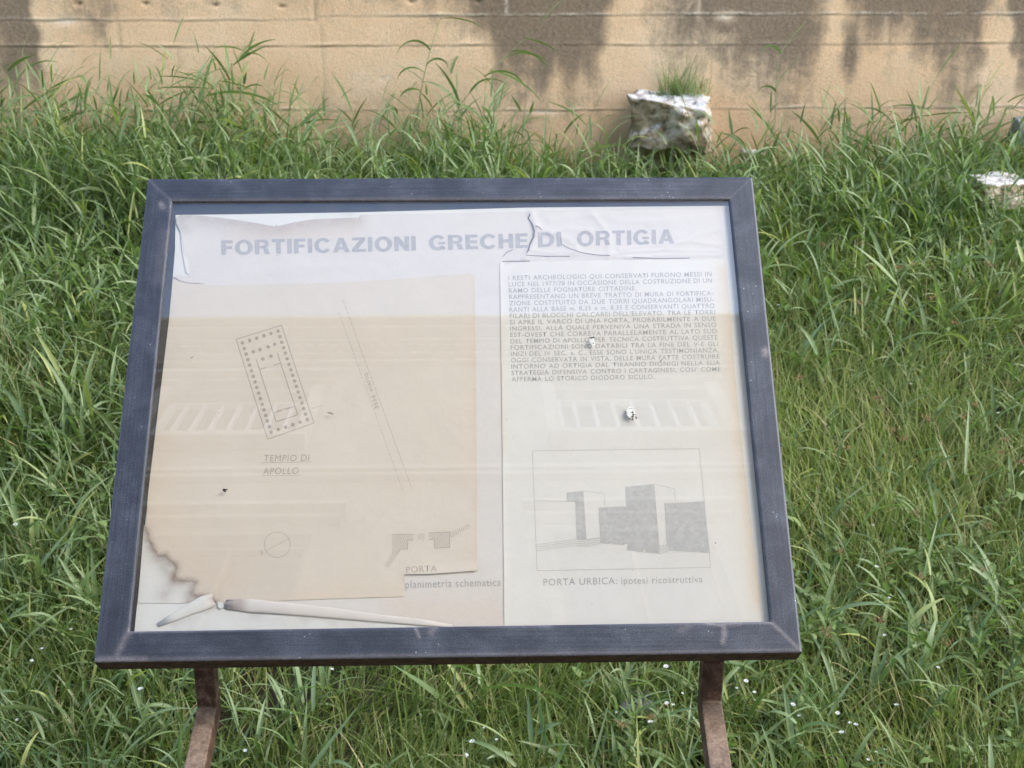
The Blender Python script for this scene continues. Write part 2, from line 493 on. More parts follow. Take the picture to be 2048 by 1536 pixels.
# ---- concrete wall
def wall():
    xs = np.concatenate([np.linspace(-20, -4, 30)[:-1], np.arange(-4, 4, 0.012), np.linspace(4, 20, 30)])
    zs = np.concatenate([np.arange(-0.4, 1.15, 0.0055), np.linspace(1.15, 3.2, 24)])
    X, Z = np.meshgrid(xs, zs)
    px = 1024 + (X - 0.15) / 0.002345                # approx. photograph pixel, for measured stains only
    py = (0.745 - Z) / 0.00228
    d = 0.003 * wave(X, Z, 2.2, 1) + 0.0015 * wave(X, Z, 16, 2)
    joint = np.zeros_like(X); lime = np.zeros_like(X); rose = np.zeros_like(X)

    def hor(y0, x0, x1, wob, s, dk, lm):
        nonlocal d
        yy = y0 + wob * wave(px * 0.004, 0 * px, 3, s) + 0.9 * wave(px * 0.03, 0 * px, 3, s + 1)
        in_ = ((px > x0) & (px < x1)).astype(float)
        g = np.exp(-((py - yy) / 2.1) ** 2) * in_; r = np.exp(-((py - yy + 4.5) / 2.2) ** 2) * in_
        br = np.clip(0.55 + 0.55 * wave(px * 0.02, 0 * px, 2, s + 2), 0, 1)
        joint[:] = np.maximum(joint, g * dk * (0.35 + 0.65 * br))
        lime[:] = np.maximum(lime, r * lm * br)
        d = d - 0.0022 * g * (0.3 + 0.7 * br) + 0.003 * r * br * br
    hor(38, -9999, 648, 2.0, 0, 0.75, 0.6)
    hor(31, 650, 9999, 2.0, 1, 0.8, 1.0)
    hor(89, -9999, 9999, 2.5, 2, 0.95, 0.2)
    hor(219, -9999, 9999, 3.0, 3, 0.5, 0.75)
    for k, yy in enumerate((-110, -240, -375, -505, -640, -770)):
        hor(yy, -9999, 9999, 2, k, 0.7, 0.5)

    def ver(x0, ya, yb, dk, lm, s):
        nonlocal d
        xx = x0 + (py - 40) * 0.06 * np.sign(1024 - x0) * 0 + 1.2 * wave(py * 0.02, 0 * py, 3, s)
        in_ = np.clip((py - ya) / 4, 0, 1) * np.clip((yb - py) / 4, 0, 1)
        g = np.exp(-((px - xx) / 2.6) ** 2) * in_
        joint[:] = np.maximum(joint, g * dk); lime[:] = np.maximum(lime, np.exp(-((px - xx + 6) / 3) ** 2) * in_ * lm)
        d = d - 0.002 * g
    ver(265, -110, 101, 0.7, 0.25, 0); ver(646, -110, 44, 0.55, 0.3, 1); ver(655, 44, 300, 0.28, 0, 2); ver(1022, -110, 33, 0.5, 0.8, 3)
    ver(1395, -110, 36, 0.4, 0.4, 4); ver(1418, 89, 150, 0.35, 0, 1); ver(1764, 31, 92, 0.4, 0.3, 0); ver(375, 85, 140, 0.25, 0, 0)
    for hx, hy in ((195, 5), (322, 5), (455, 8), (582, 11), (961, 2), (832, 2)):                       # tie holes
        g = np.exp(-(((px - hx) / 4.5) ** 2 + ((py - hy) / 3.5) ** 2))
        joint[:] = np.maximum(joint, g); d = d - 0.012 * g
    # big chips
    for hx, hy, rx_, ry_ in ((165, 38, 24, 8), (1440, 30, 16, 9), (770, 155, 4, 4), (892, 151, 4, 4), (782, 150, 3, 3), (1085, 222, 30, 4)):
        g = np.exp(-(((px - hx) / rx_) ** 2 + ((py - hy) / ry_) ** 2))
        lime[:] = np.maximum(lime, g); d = d - 0.004 * g
    prof = np.array([(-80, .8, 230), (0, .9, 230), (60, .95, 270), (100, .9, 240), (122, .12, 90), (165, .2, 50), (205, .5, 75), (235, .62, 115), (262, .15, 60), (300, .22, 44), (420, .34, 32), (560, .2, 44), (640, .32, 40), (655, .42, 60), (680, .22, 44), (760, .34, 36),
                     (820, .16, 34), (880, .42, 50), (930, .5, 70), (965, .75, 130), (1005, .95, 240), (1060, 1, 280), (1130, 1, 240), (1195, .98, 220), (1222, .45, 80), (1240, .08, 40), (1278, .08, 40), (1298, .5, 130), (1340, .72, 170),
                     (1390, .6, 150), (1430, .85, 215), (1500, .95, 205), (1560, 1, 245), (1605, .95, 240), (1638, .5, 70), (1655, .15, 40), (1678, .2, 40), (1700, .8, 120), (1760, .95, 95), (1820, .88, 140), (1880, .97, 235),
                     (1935, .85, 235), (1962, .4, 60), (1992, .3, 50), (2018, .95, 240), (2070, 1, 320), (2200, .6, 200)])
    wx = px + 13 * wave(px * 0.012, py * 0.02, 2, 1) + 7 * wave(px * 0.05, py * 0.03, 2, 2) - 0.16 * (py - 40) * (px > 1400)
    wx = (wx + 80) % 2250 - 80
    am = np.interp(wx, prof[:, 0], prof[:, 1]); ex = np.interp(wx, prof[:, 0], prof[:, 2])
    yy = py + 22 * wave(px * 0.01, py * 0.006, 2, 3) + 10 * wave(px * 0.04, py * 0.01, 2, 4)
    st = am / (1 + np.exp((yy - 0.66 * ex) / (0.24 * ex + 6)))
    for cx, cy, rx_, ry_, a in ((1985, 78, 26, 15, 0.8), (1975, 145, 24, 16, 0.8), (1650, 160, 40, 60, 0.7), (1445, 30, 18, 12, 0.6), (1440, 75, 14, 10, 0.4), (1960, 215, 25, 45, 0.5)):
        st = st * (1 - a * np.exp(-(((px - cx) / rx_) ** 2 + ((py - cy) / ry_) ** 2)))
    for cx, cy, rx_, ry_, a in ((1694, 95, 24, 75, 0.7), (1060, 235, 22, 25, 0.4)):
        st = np.maximum(st, a * np.exp(-(((px - cx) / rx_) ** 2 + ((py - cy) / ry_) ** 2)))
    high = np.clip((-py) / 260, 0, 1)
    st = np.maximum(st, high * np.clip(0.55 + 0.5 * wave(X, 0 * X, 3.0, 3), 0, 1))
    rose = np.clip((py - 120) / 160, 0, 1) * (0.6 + 0.4 * wave(X, Z, 3, 2))
    V = np.stack([X.ravel(), (WALL_Y - d).ravel(), Z.ravel()], 1)
    front = np_mesh('wall', V, grid_faces(len(xs), len(zs)), True,
                    {'stain_shade': st.ravel(), 'joint': joint.ravel(), 'lime': lime.ravel(), 'rose': rose.ravel()})
    root = empty('concrete_wall', (0, WALL_Y, -0.3))
    o = link('wall_face', front, [M_WALL], root); o.matrix_parent_inverse = Matrix.Translation((0, -WALL_Y, 0.3))
    mb = MB(); mb.box(-20, 20, WALL_Y + 0.03, WALL_Y + 0.4, -0.5, 3.2)
    b = mb.build('wall_core', [M_WALL], root); b.matrix_parent_inverse = Matrix.Translation((0, -WALL_Y, 0.3))
    mb = MB(); mb.box(-20.05, 20.05, WALL_Y - 0.06, WALL_Y + 0.46, 3.203, 3.32)
    b = mb.build('coping', [M_KERB], root, 0.012); b.matrix_parent_inverse = Matrix.Translation((0, -WALL_Y, 0.3))
    tag(root, 'tan board-marked concrete wall with dark mould running down behind the grass', 'wall')


wall()


# ---- the building across the street: seen only as the reflection in the panel's glass
def building():
    Y = -1.2
    root = empty('facing_building', (0, Y, 0))
    tag(root, 'ochre plastered building with dentil cornice reflected in the panel glass', 'building')
    inv = Matrix.Translation((0, -Y, 0))

    def part(name, mb, mats, parent=root, bevel=0.0):
        o = mb.build(name, mats, parent, bevel)
        o.matrix_parent_inverse = inv if parent is root else Matrix()
        return o
    XL, XR, TOP = -6.0, 5.2, 12.97
    wins = [(-3.15, -1.72, 10.4, 12.05), (0.75, 2.30, 10.4, 12.05), (-2.55, -1.30, 5.0, 8.35), (0.55, 1.75, 5.0, 8.35),
            (-5.6, -4.5, 10.4, 12.05), (3.6, 4.7, 10.4, 12.05), (-5.4, -4.3, 5.0, 8.35), (3.4, 4.5, 5.0, 8.35),
            (-2.6, -1.3, 1.0, 3.4), (0.5, 1.8, 1.0, 3.4)]
    # plaster wall with real openings, set as piers and spandrels
    cutx = sorted({XL, XR, *[a for q in wins for a in q[:2]]}); cutz = sorted({0.0, TOP, *[a for q in wins for a in q[2:]]})
    mbw = MB()
    for i in range(len(cutx) - 1):
        z0 = None
        for j in range(len(cutz) - 1):
            cx, cz = (cutx[i] + cutx[i + 1]) / 2, (cutz[j] + cutz[j + 1]) / 2
            hole = any(q[0] < cx < q[1] and q[2] < cz < q[3] for q in wins)
            if not hole:
                mbw.box(cutx[i], cutx[i + 1], Y - 0.35, Y, cutz[j], cutz[j + 1])
    part('plaster_wall', mbw, [M_PLASTER])
    mb = MB(); mb.box(XL, XR, Y - 8, Y - 0.9, 0, TOP - 0.02)
    part('rear_block', mb, [M_PLASTER])
    mb = MB()                                                    # cornice built up in steps, with dentils
    mb.box(XL, XR, Y - 1.2, Y + 0.06, TOP, TOP + 0.09)
    mb.box(XL, XR, Y - 1.2, Y + 0.12, TOP + 0.092, TOP + 0.13)
    mb.box(XL, XR, Y - 1.2, Y + 0.245, TOP + 0.20, TOP + 0.26)
    mb.box(XL, XR, Y - 1.2, Y + 0.37, TOP + 0.262, TOP + 0.34)
    mb.box(XL, XR, Y - 1.2, Y + 0.455, TOP + 0.342, TOP + 0.46)
    mb.box(XL, XR, Y - 1.2, Y + 0.115, TOP + 0.13, TOP + 0.20)
    x = XL + 0.05
    while x < XR - 0.1:
        mb.box(x, x + 0.075, Y + 0.118, Y + 0.20, TOP + 0.132, TOP + 0.198); x += 0.135
    part('cornice', mb, [M_TRIM])
    mb = MB(); mb.box(XL, XR, Y + 0.002, Y + 0.07, 9.45, 9.53); mb.box(XL, XR, Y + 0.002, Y + 0.10, 9.532, 9.62)
    part('string_course', mb, [M_TRIM])
    for k, (x0, x1, z0, z1) in enumerate(wins):
        mb = MB()
        mb.box(x0, x0 + 0.06, Y - 0.16, Y - 0.1, z0, z1); mb.box(x1 - 0.06, x1, Y - 0.16, Y - 0.1, z0, z1)
        mb.box(x0 + 0.062, x1 - 0.062, Y - 0.158, Y - 0.102, z1 - 0.06, z1); mb.box(x0 + 0.062, x1 - 0.062, Y - 0.158, Y - 0.102, z0, z0 + 0.06)
        n = 8 if z0 > 9 else 2
        for i in range(1, n):
            xx = x0 + (x1 - x0) * i / n
            mb.box(xx - 0.016, xx + 0.016, Y - 0.156, Y - 0.104, z0 + 0.062, z1 - 0.062)
        wf = part('window', mb, [M_WFRAME if z0 > 9 else M_WOOD])
        mb = MB(); mb.box(x0, x1, Y - 0.20, Y - 0.17, z0, z1)
        part('pane', mb, [M_PANE], wf)
        mb = MB()
        mb.box(x0 - 0.14, x1 + 0.14, Y + 0.002, Y + 0.16, z0 - 0.13, z0 - 0.003)
        part('sill', mb, [M_TRIM], wf)
        mb = MB(); hz = z1 + 0.14
        mb.box(x0 - 0.2, x1 + 0.2, Y + 0.002, Y + 0.09, hz, hz + 0.07); mb.box(x0 - 0.24, x1 + 0.24, Y + 0.003, Y + 0.17, hz + 0.072, hz + 0.15)
        if z0 > 9: mb.box(x0 - 0.14, x0 - 0.003, Y + 0.003, Y + 0.04, z0, hz - 0.002)
        if z0 > 9: mb.box(x1 + 0.003, x1 + 0.14, Y + 0.003, Y + 0.04, z0, hz - 0.002)
        part('surround', mb, [M_TRIM], wf)


building()

# ================================================================== INFORMATION PANEL
panel = empty('information_panel', tuple(PC))
tag(panel, 'weathered information panel with faded paper notices behind glass in a dark metal frame', 'sign')
PINV = Matrix.Translation(tuple(-PC))


def child(o, parent=None):
    """parts are modelled in world coordinates; parts of parts too"""
    o.parent = parent or panel
    o.matrix_parent_inverse = PINV if parent is None else Matrix()
    return o


def uv_panel(me):
    uvl = me.uv_layers.new(name='panel')
    co = np.empty(len(me.vertices) * 3, np.float32); me.vertices.foreach_get('co', co); co = co.reshape(-1, 3)
    uv = np.stack([(co - PC) @ PU, (co - PC) @ PV], 1)
    li = np.empty(len(me.loops), np.int32); me.loops.foreach_get('vertex_index', li)
    uvl.data.foreach_set('uv', uv[li].astype(np.float32).ravel())


def seg_dist(P, a, b):
    a = np.array(a, float); b = np.array(b, float); ab = b - a
    t = np.clip(((P - a) @ ab) / max(ab @ ab, 1e-9), 0, 1)
    return np.linalg.norm(P - (a + t[:, None] * ab), axis=1)


def poly_dist(P, pts):
    return np.min([seg_dist(P, pts[i], pts[i + 1]) for i in range(len(pts) - 1)], axis=0)


OUT = [(296, 358), (1505, 354), (1604, 1305), (188, 1325)]
INN = [(344, 403), (1458, 398.5), (1540, 1242.5), (258.5, 1262)]
DUST_GLINT = [([(258, 1262), (246, 1283), (233, 1316)], 7, 0.5), ([(1541, 1243), (1575, 1275), (1603, 1304)], 3.5, 0.5),
        ([(188, 1322), (238, 1320), (290, 1321)], 7, 0.75), ([(290, 1321), (900, 1312), (1604, 1303)], 5, 0.42),
        ([(258, 1262), (700, 1253), (1150, 1245), (1540, 1243)], 3.2, 0.8), ([(1448, 1246), (1449, 1270), (1445, 1285)], 3.5, 0.9),
        ([(1410, 1246), (1440, 1249), (1480, 1246)], 3, 0.9), ([(832, 1256), (838, 1274)], 3, 0.75), ([(870, 1254), (862, 1266)], 6, 0.5),
        ([(344, 403), (700, 400), (1458, 398)], 4.5, 0.35), ([(1530, 700), (1531, 708)], 6, 0.8), ([(322, 408), (326, 414)], 5, 0.7),
        ([(296, 358), (344, 403)], 2.5, 0.25), ([(1505, 354), (1458, 398)], 2.0, 0.15), ([(296, 358), (188, 1325)], 2.0, 0.25), ([(1505, 354), (1604, 1305)], 2.0, 0.25),  # thin lines along the rims are bevel highlights painted as paler colour
        ([(1385, 1248), (1360, 1262)], 5, 0.3), ([(960, 1250), (1100, 1249)], 5, 0.4), ([(345, 640), (340, 700)], 14, 0.22), ([(330, 470), (318, 560)], 12, 0.2)]
for k in range(4):
    j = (k + 1) % 4
    o0, o1, i0, i1 = np.array(OUT[k], float), np.array(OUT[j], float), np.array(INN[k], float), np.array(INN[j], float)
    nu = int(np.linalg.norm(o1 - o0) / 4.5); nv = 14
    lip = 0.0025
    rows, pxr = [], []
    # cross section from the outer back edge over the front face to the inner back edge
    sec = [(-0.001, -0.046), (0.0, -0.040), (0.0, -0.0015)] + [(0.012 + q * 0.952 / (nv - 1), 0.0) for q in range(nv)] + [(0.985, -0.0008), (1.0, -0.003), (1.0, -0.0040), (1.0, -0.0072)]
    for s, wd in sec:
        sc = min(max(s, 0), 1)
        for q in range(nu + 1):
            f = q / nu
            p = (o0 * (1 - sc) + i0 * sc) * (1 - f) + (o1 * (1 - sc) + i1 * sc) * f
            rows.append(on_panel(p[0], p[1]) + PN * wd); pxr.append(p)
    rows = np.array(rows); pxr = np.array(pxr)
    d = np.zeros(len(rows))
    for pts, r_, a in DUST_GLINT:
        d = np.maximum(d, a * np.exp(-(poly_dist(pxr, pts) / r_) ** 2))
    me = np_mesh('frame_rail', rows, grid_faces(nu + 1, len(sec)), False, {'dust_glint': d})
    uv_panel(me)
    o = link('frame_rail', me, [M_FRAME_U if k in (0, 2) else M_FRAME_V, M_EARTH])
    mi = np.zeros(len(me.polygons), np.int32)
    if k == 2: mi[:nu * 2] = 1
    mi[-nu:] = 1
    me.polygons.foreach_set('material_index', mi)
    child(o)


def quad_plate(name, pts, w_front, w_back, mats, parent=None):
    mb = MB()
    base = [on_panel(x, y) for x, y in pts]
    mb.prism([b + PN * w_back for b in base], [b + PN * w_front for b in base])
    me = mb.mesh(name); uv_panel(me)
    return child(link(name, me, mats), parent)


W_GLASS, W_MAIN, W_SHEET, W_BOARD = -0.0040, -0.0118, -0.0112, -0.0125
MIDQ = [(318, 378), (1483, 374), (1572, 1276), (221, 1295)]
quad_plate('glass_pane', MIDQ, W_GLASS, W_GLASS - 0.003, [M_GLASS])
quad_plate('back_plate', MIDQ, -0.0150, -0.034, [M_BACK])
# rear tray closing the frame
mb = MB()
bt = [on_panel(x, y) for x, y in [(306, 368), (1496, 364), (1592, 1293), (202, 1312)]]
mb.prism([b - PN * 0.0455 for b in bt], [b - PN * 0.0345 for b in bt])
child(mb.build('rear_tray', [M_EARTH]))


# ---- paper sheets
def sheet(name, outline, wd, mat, hfun=None, step=9, stain_shade=(), yellow=(), thick=0.00025, extra=None, parent=None):
    """outline in photograph pixels; triangulated with an inner grid so that it can wave and curl"""
    out = []
    n = len(outline)
    for i in range(n):
        a, b = np.array(outline[i], float), np.array(outline[(i + 1) % n], float)
        m_ = max(1, int(np.linalg.norm(b - a) / (step * 0.8)))
        for q in range(m_): out.append(a + (b - a) * q / m_)
    out = np.array(out)
    x0, y0 = out.min(0); x1, y1 = out.max(0)
    g = np.stack(np.meshgrid(np.arange(x0 + step / 2, x1, step), np.arange(y0 + step / 2, y1, step)), -1).reshape(-1, 2)
    g += rng.uniform(-0.25, 0.25, g.shape) * step
    a, b = out, np.roll(out, -1, 0)                      # even-odd test
    c = ((a[None, :, 1] > g[:, None, 1]) != (b[None, :, 1] > g[:, None, 1]))
    xi = (b[:, 0] - a[:, 0])[None] * (g[:, None, 1] - a[None, :, 1]) / (b[:, 1] - a[:, 1] + 1e-9)[None] + a[None, :, 0]
    inside = (np.sum(c & (g[:, None, 0] < xi), 1) % 2) == 1
    g = g[inside]
    loop = np.vstack([out, out[:1]])
    g = g[poly_dist(g, loop) > step * 0.45]
    pts = np.vstack([out, g])
    if extra is not None: pts = np.vstack([pts, extra])
    ed = [(i, (i + 1) % len(out)) for i in range(len(out))]
    v2, _, f2, _, _, _ = delaunay_2d_cdt([Vector(p) for p in pts], ed, [list(range(len(out)))], 1, 1e-5)
    P = np.array([(q[0], q[1]) for q in v2])
    h = hfun(P) if hfun else np.zeros(len(P))
    V = np.array([on_panel(q[0], q[1], wd) for q in P]) + h[:, None] * PN
    st = np.zeros(len(P)); ye = np.zeros(len(P))
    for poly, r_, am in stain_shade: st = np.maximum(st, am * np.exp(-(poly_dist(P, poly) / r_) ** 1.4))
    for poly, r_, am in yellow: ye = np.maximum(ye, am * np.exp(-(poly_dist(P, poly) / r_) ** 1.5))
    F_ = np.array([tuple(f) for f in f2 if len(f) == 3])
    me = np_mesh(name, V, F_, True, {'stain_shade': st, 'yellow': ye})
    bm = bmesh.new(); bm.from_mesh(me)
    bmesh.ops.recalc_face_normals(bm, faces=bm.faces)
    if sum((f.normal.dot(Vector(PN)) for f in list(bm.faces)[:50])) < 0:
        bmesh.ops.reverse_faces(bm, faces=bm.faces)
    bm.to_mesh(me); bm.free()
    uv_panel(me)
    o = child(link(name, me, [mat]), parent)
    return o


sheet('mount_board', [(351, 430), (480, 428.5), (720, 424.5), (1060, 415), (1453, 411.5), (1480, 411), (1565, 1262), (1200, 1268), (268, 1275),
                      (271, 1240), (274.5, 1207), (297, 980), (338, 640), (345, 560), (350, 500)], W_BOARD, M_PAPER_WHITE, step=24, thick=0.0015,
      stain_shade=[([(560, 436), (590, 433)], 4, 0.3), ([(700, 428), (705, 432)], 3, 0.5), ([(568, 434), (575, 436)], 3, 0.6), ([(335, 1250), (400, 1222), (440, 1214)], 9, 0.3), ([(455, 1226), (600, 1240), (760, 1256)], 10, 0.28)])  # strokes below the paper curls are their shade, painted brown

TORN = [(432, 1203), (415, 1193), (398, 1191), (384, 1190), (388, 1178), (393, 1165), (382, 1162), (370, 1160), (348, 1158), (351, 1147), (354, 1135),
        (349, 1128), (340, 1120), (331, 1108), (322, 1110), (313, 1108), (308, 1097), (303, 1085), (297, 1072), (291.5, 1058)]

for _ in range(2):
    tt = []
    for p_, q_ in zip(TORN[:-1], TORN[1:]):
        tt += [p_, ((p_[0] + q_[0]) / 2 + random.uniform(-1.8, 1.8), (p_[1] + q_[1]) / 2 + random.uniform(-1.8, 1.8))]
    TORN = tt + [TORN[-1]]


def h_main(P):
    x, y = P[:, 0], P[:, 1]
    h = 0.00012 * wave(x, y, 0.012, 1)
    # lifted, curling upper left edge
    edge = np.interp(x, [353, 400, 480, 553, 620, 720, 900], [433, 433, 443, 454, 441, 433, 428])
    h = h + 0.0042 * np.exp(-((y - edge) / 20) ** 2) * np.clip((760 - x) / 140, 0, 1)
    h = h + 0.002 * np.exp(-((x - 365) / 20) ** 2) * np.clip((545 - y) / 40, 0, 1)
    for pts, a, s in (([(1180, 425), (1220, 470), (1215, 515)], 0.0012, 6), ([(1330, 500), (1400, 470), (1448, 455)], 0.0012, 5), ([(1100, 440), (1160, 432), (1240, 425)], 0.001, 6), ([(1060, 425), (1075, 455), (1068, 490), (1050, 515)], 0.0022, 7), ([(1068, 452), (1140, 480), (1160, 505), (1100, 520)], 0.0013, 6),
                      ([(1240, 500), (1310, 491), (1380, 483), (1448, 492)], 0.0016, 3.5), ([(1220, 508), (1330, 500), (1448, 503)], 0.0017, 3.2),
                      ([(1250, 515), (1350, 509), (1449, 511)], 0.0018, 3.0), ([(1090, 470), (1130, 458), (1180, 461)], 0.0012, 5),
                      ([(1060, 500), (1110, 508), (1150, 500)], 0.0016, 5), ([(1140, 505), (1200, 512), (1300, 517)], 0.0012, 4), ([(1180, 430), (1260, 444), (1340, 440)], 0.0009, 8),
                      ([(1000, 530), (1030, 520), (1080, 515)], 0.0015, 5), ([(1300, 450), (1380, 430), (1440, 425)], 0.0008, 8), ([(820, 560), (900, 545), (990, 520)], 0.0008, 9),
                      ([(480, 548), (640, 534), (760, 536)], 0.0009, 9)):
        h = h + a * np.exp(-(poly_dist(P, pts) / s) ** 2)
    return np.minimum(h, 0.0042) * 0.75


MAIN = [(353, 447), (354, 436), (362, 431.5), (375, 431), (400, 433), (440, 437), (480, 442.5), (520, 449), (550, 455), (553, 451), (557, 454), (590, 446), (620, 441), (670, 437.5), (717, 435.5),
        (720, 430), (800, 428), (900, 426.5), (1058, 423), (1061, 428), (1064, 421), (1250, 417), (1440, 414), (1450, 517), (1460, 611), (1469, 740), (1480.5, 860), (1500, 1037),
        (1520, 1196), (1526, 1262), (905, 1262), (900, 1249), (700, 1229), (560, 1215), (490, 1210), (432, 1207), (330, 1080), (348, 700), (352, 575), (372, 556), (378, 548), (374, 530), (366, 490), (362, 466), (357, 455)]
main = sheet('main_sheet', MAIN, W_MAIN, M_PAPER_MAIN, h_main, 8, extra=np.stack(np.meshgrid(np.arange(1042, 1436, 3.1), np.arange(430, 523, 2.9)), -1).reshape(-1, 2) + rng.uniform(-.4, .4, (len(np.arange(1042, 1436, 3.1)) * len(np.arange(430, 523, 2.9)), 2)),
             stain_shade=[([(360, 434), (440, 439), (553, 456), (620, 443), (717, 437)], 14, 0.42), ([(362, 440), (372, 452)], 13, 0.4), ([(560, 1214), (900, 1250)], 8, 0.15)],  # brown along the curled upper left edge is its shading, painted in
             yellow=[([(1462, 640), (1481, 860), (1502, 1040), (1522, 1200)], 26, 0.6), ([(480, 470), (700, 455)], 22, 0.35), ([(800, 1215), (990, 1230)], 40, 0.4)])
sheet('loose_strip', [(347, 553), (356, 549), (366, 551), (378, 552), (392, 560), (410, 566), (380, 566), (358, 561)], W_SHEET + 0.0008, M_PAPER_MAIN, None, 5)
sheet('folded_edge', [(360, 462), (366, 468), (374, 505), (379, 548), (372, 545), (364, 500)], W_SHEET + 0.0003, M_PAPER_WHITE, None, 5)


def h_plan(P):
    x, y = P[:, 0], P[:, 1]
    h = 0.00015 * wave(x, y, 0.01, 2)
    h = h + 0.0026 * np.exp(-(poly_dist(P, [(820, 1150), (890, 1148), (954, 1143)]) / 13) ** 2)
    h = h + 0.0004 * np.exp(-(poly_dist(P, TORN) / 5) ** 2)
    h = h + 0.0001 * np.exp(-((x - 952) / 7) ** 2) + 0.0004 * np.exp(-(poly_dist(P, [(480, 1206), (650, 1199), (808, 1194)]) / 9) ** 2)
    return h


PLAN = [(345.5, 556), (358, 562), (380, 566), (410, 569), (440, 570), (520, 568.5), (600, 567), (690, 563.5), (780, 559), (840, 554), (889, 550), (942, 547.5), (949, 549),
        (951, 700), (953, 900), (954, 1142), (905, 1145.5), (860, 1148.5), (809, 1149.5), (808, 1193), (650, 1198), (480, 1204.5)] + TORN + [(297, 980), (326, 740), (338, 640)]
plan = sheet('plan_sheet', PLAN, W_SHEET, M_PAPER_PLAN, h_plan, 8,
             stain_shade=[(TORN, 5.5, 0.7), ([(291, 1058), (300, 1085), (315, 1112)], 10, 0.35), ([(825, 1150), (900, 1148), (954, 1143)], 6, 0.0)],
             yellow=[([(310, 900), (300, 1000), (360, 1120), (470, 1180)], 70, 0.25), ([(480, 1200), (800, 1190)], 25, 0.25), ([(949, 560), (953, 1140)], 6, 0.3)])
sheet('under_sheet', [(288, 1050), (300, 1060), (335, 1098), (362, 1128), (362, 1150), (402, 1158), (395, 1185), (436, 1200), (432, 1206), (276, 1206)], W_SHEET - 0.00035, M_PAPER_WHITE, None, 6,
      stain_shade=[(TORN, 13, 0.95), ([(320, 1120), (345, 1160), (330, 1190)], 14, 0.45), ([(376, 1208), (400, 1203), (420, 1206)], 9, 0.8)], yellow=[(TORN, 40, 0.25)])


def h_text(P):
    x, y = P[:, 0], P[:, 1]
    h = 0.00012 * wave(x, y, 0.011, 3)
    h = h + 0.0007 * np.exp(-((x - np.interp(y, [520, 1250], [1000, 1008])) / 6) ** 2)
    return h


TEXT = [(1000, 524), (1006, 521.5), (1040, 522.5), (1200, 520.5), (1449.5, 518), (1459, 611), (1468, 740), (1479.5, 860), (1499, 1037), (1519, 1196), (1525, 1262), (1009, 1266), (1006, 1000), (1004, 800), (1001.5, 650)]
text = sheet('text_sheet', TEXT, W_SHEET, M_PAPER_TEXT, h_text, 8,
             yellow=[([(1452, 540), (1468, 740), (1481, 860), (1502, 1040), (1522, 1200)], 20, 0.8), ([(1474, 760), (1497, 1000)], 55, 0.3), ([(1003, 640), (1006, 900)], 7, 0.4)])


def curl(name, pts, radii, mat, parent=None):
    """paper rolled into a tapering tube"""
    n = 14; V = []; st = []
    for i, ((x, y), r_) in enumerate(zip(pts, radii)):
        a = np.array(pts[max(0, i - 1)], float); b = np.array(pts[min(len(pts) - 1, i + 1)], float)
        tg = on_panel(b[0], b[1], W_SHEET) - on_panel(a[0], a[1], W_SHEET); tg /= np.linalg.norm(tg)
        sd = np.cross(PN, tg)
        c = on_panel(x, y, W_SHEET); r_ *= random.uniform(0.9, 1.1)
        for q in range(n):
            an = -0.6 + q / (n - 1) * 5.2; rr = r_ / MP * (1 - 0.1 * q / n) * random.uniform(0.95, 1.05)
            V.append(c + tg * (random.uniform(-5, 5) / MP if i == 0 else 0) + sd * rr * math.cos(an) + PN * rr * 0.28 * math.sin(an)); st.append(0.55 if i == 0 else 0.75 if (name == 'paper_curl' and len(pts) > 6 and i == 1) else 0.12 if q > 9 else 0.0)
    me = np_mesh(name, V, grid_faces(n, len(pts)), True, {'stain_shade': st, 'yellow': [0.35 if q % n > 8 else 0.1 for q in range(len(V))]})
    uv_panel(me)
    o = child(link(name, me, [mat]), parent)
    s = o.modifiers.new('paper', 'SOLIDIFY'); s.thickness = 0.0004
    return o


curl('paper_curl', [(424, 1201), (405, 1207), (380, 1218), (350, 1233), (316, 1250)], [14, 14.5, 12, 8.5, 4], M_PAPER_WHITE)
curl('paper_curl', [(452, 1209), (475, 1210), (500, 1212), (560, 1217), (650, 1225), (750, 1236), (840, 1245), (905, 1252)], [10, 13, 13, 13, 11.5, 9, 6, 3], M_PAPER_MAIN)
sheet('paper_scrap', [(436, 1203), (446, 1206), (448, 1213), (441, 1218), (435, 1212)], W_SHEET + 0.0015, M_PAPER_WHITE, None, 3)

# ---- lettering and drawings
FONT_TMP = bpy.data.curves.new('text', 'FONT')
_cache = {}


def glyphs(s, offset=0.0, shear=0.0):
    """outline of a piece of text: vertices (x right, y up, cap height 1) and triangles"""
    key = (s, offset, shear)
    if key not in _cache:
        c = bpy.data.curves.new('text', 'FONT'); c.body = s; c.size = 1.0; c.offset = offset; c.shear = shear
        c.resolution_u = 4; c.space_character = 1.12; c.fill_mode = 'FRONT'
        o = bpy.data.objects.new('text', c); COL.objects.link(o)
        me = bpy.data.meshes.new_from_object(o)
        bm = bmesh.new(); bm.from_mesh(me); bmesh.ops.triangulate(bm, faces=bm.faces)
        V = np.array([v.co[:2] for v in bm.verts]).reshape(-1, 2); F_ = [[v.index for v in f.verts] for f in bm.faces]
        bm.free(); bpy.data.objects.remove(o); bpy.data.meshes.remove(me); bpy.data.curves.remove(c)
        _cache[key] = (V, F_)
    return _cache[key]


CAPH = glyphs('H')[0][:, 1].max()


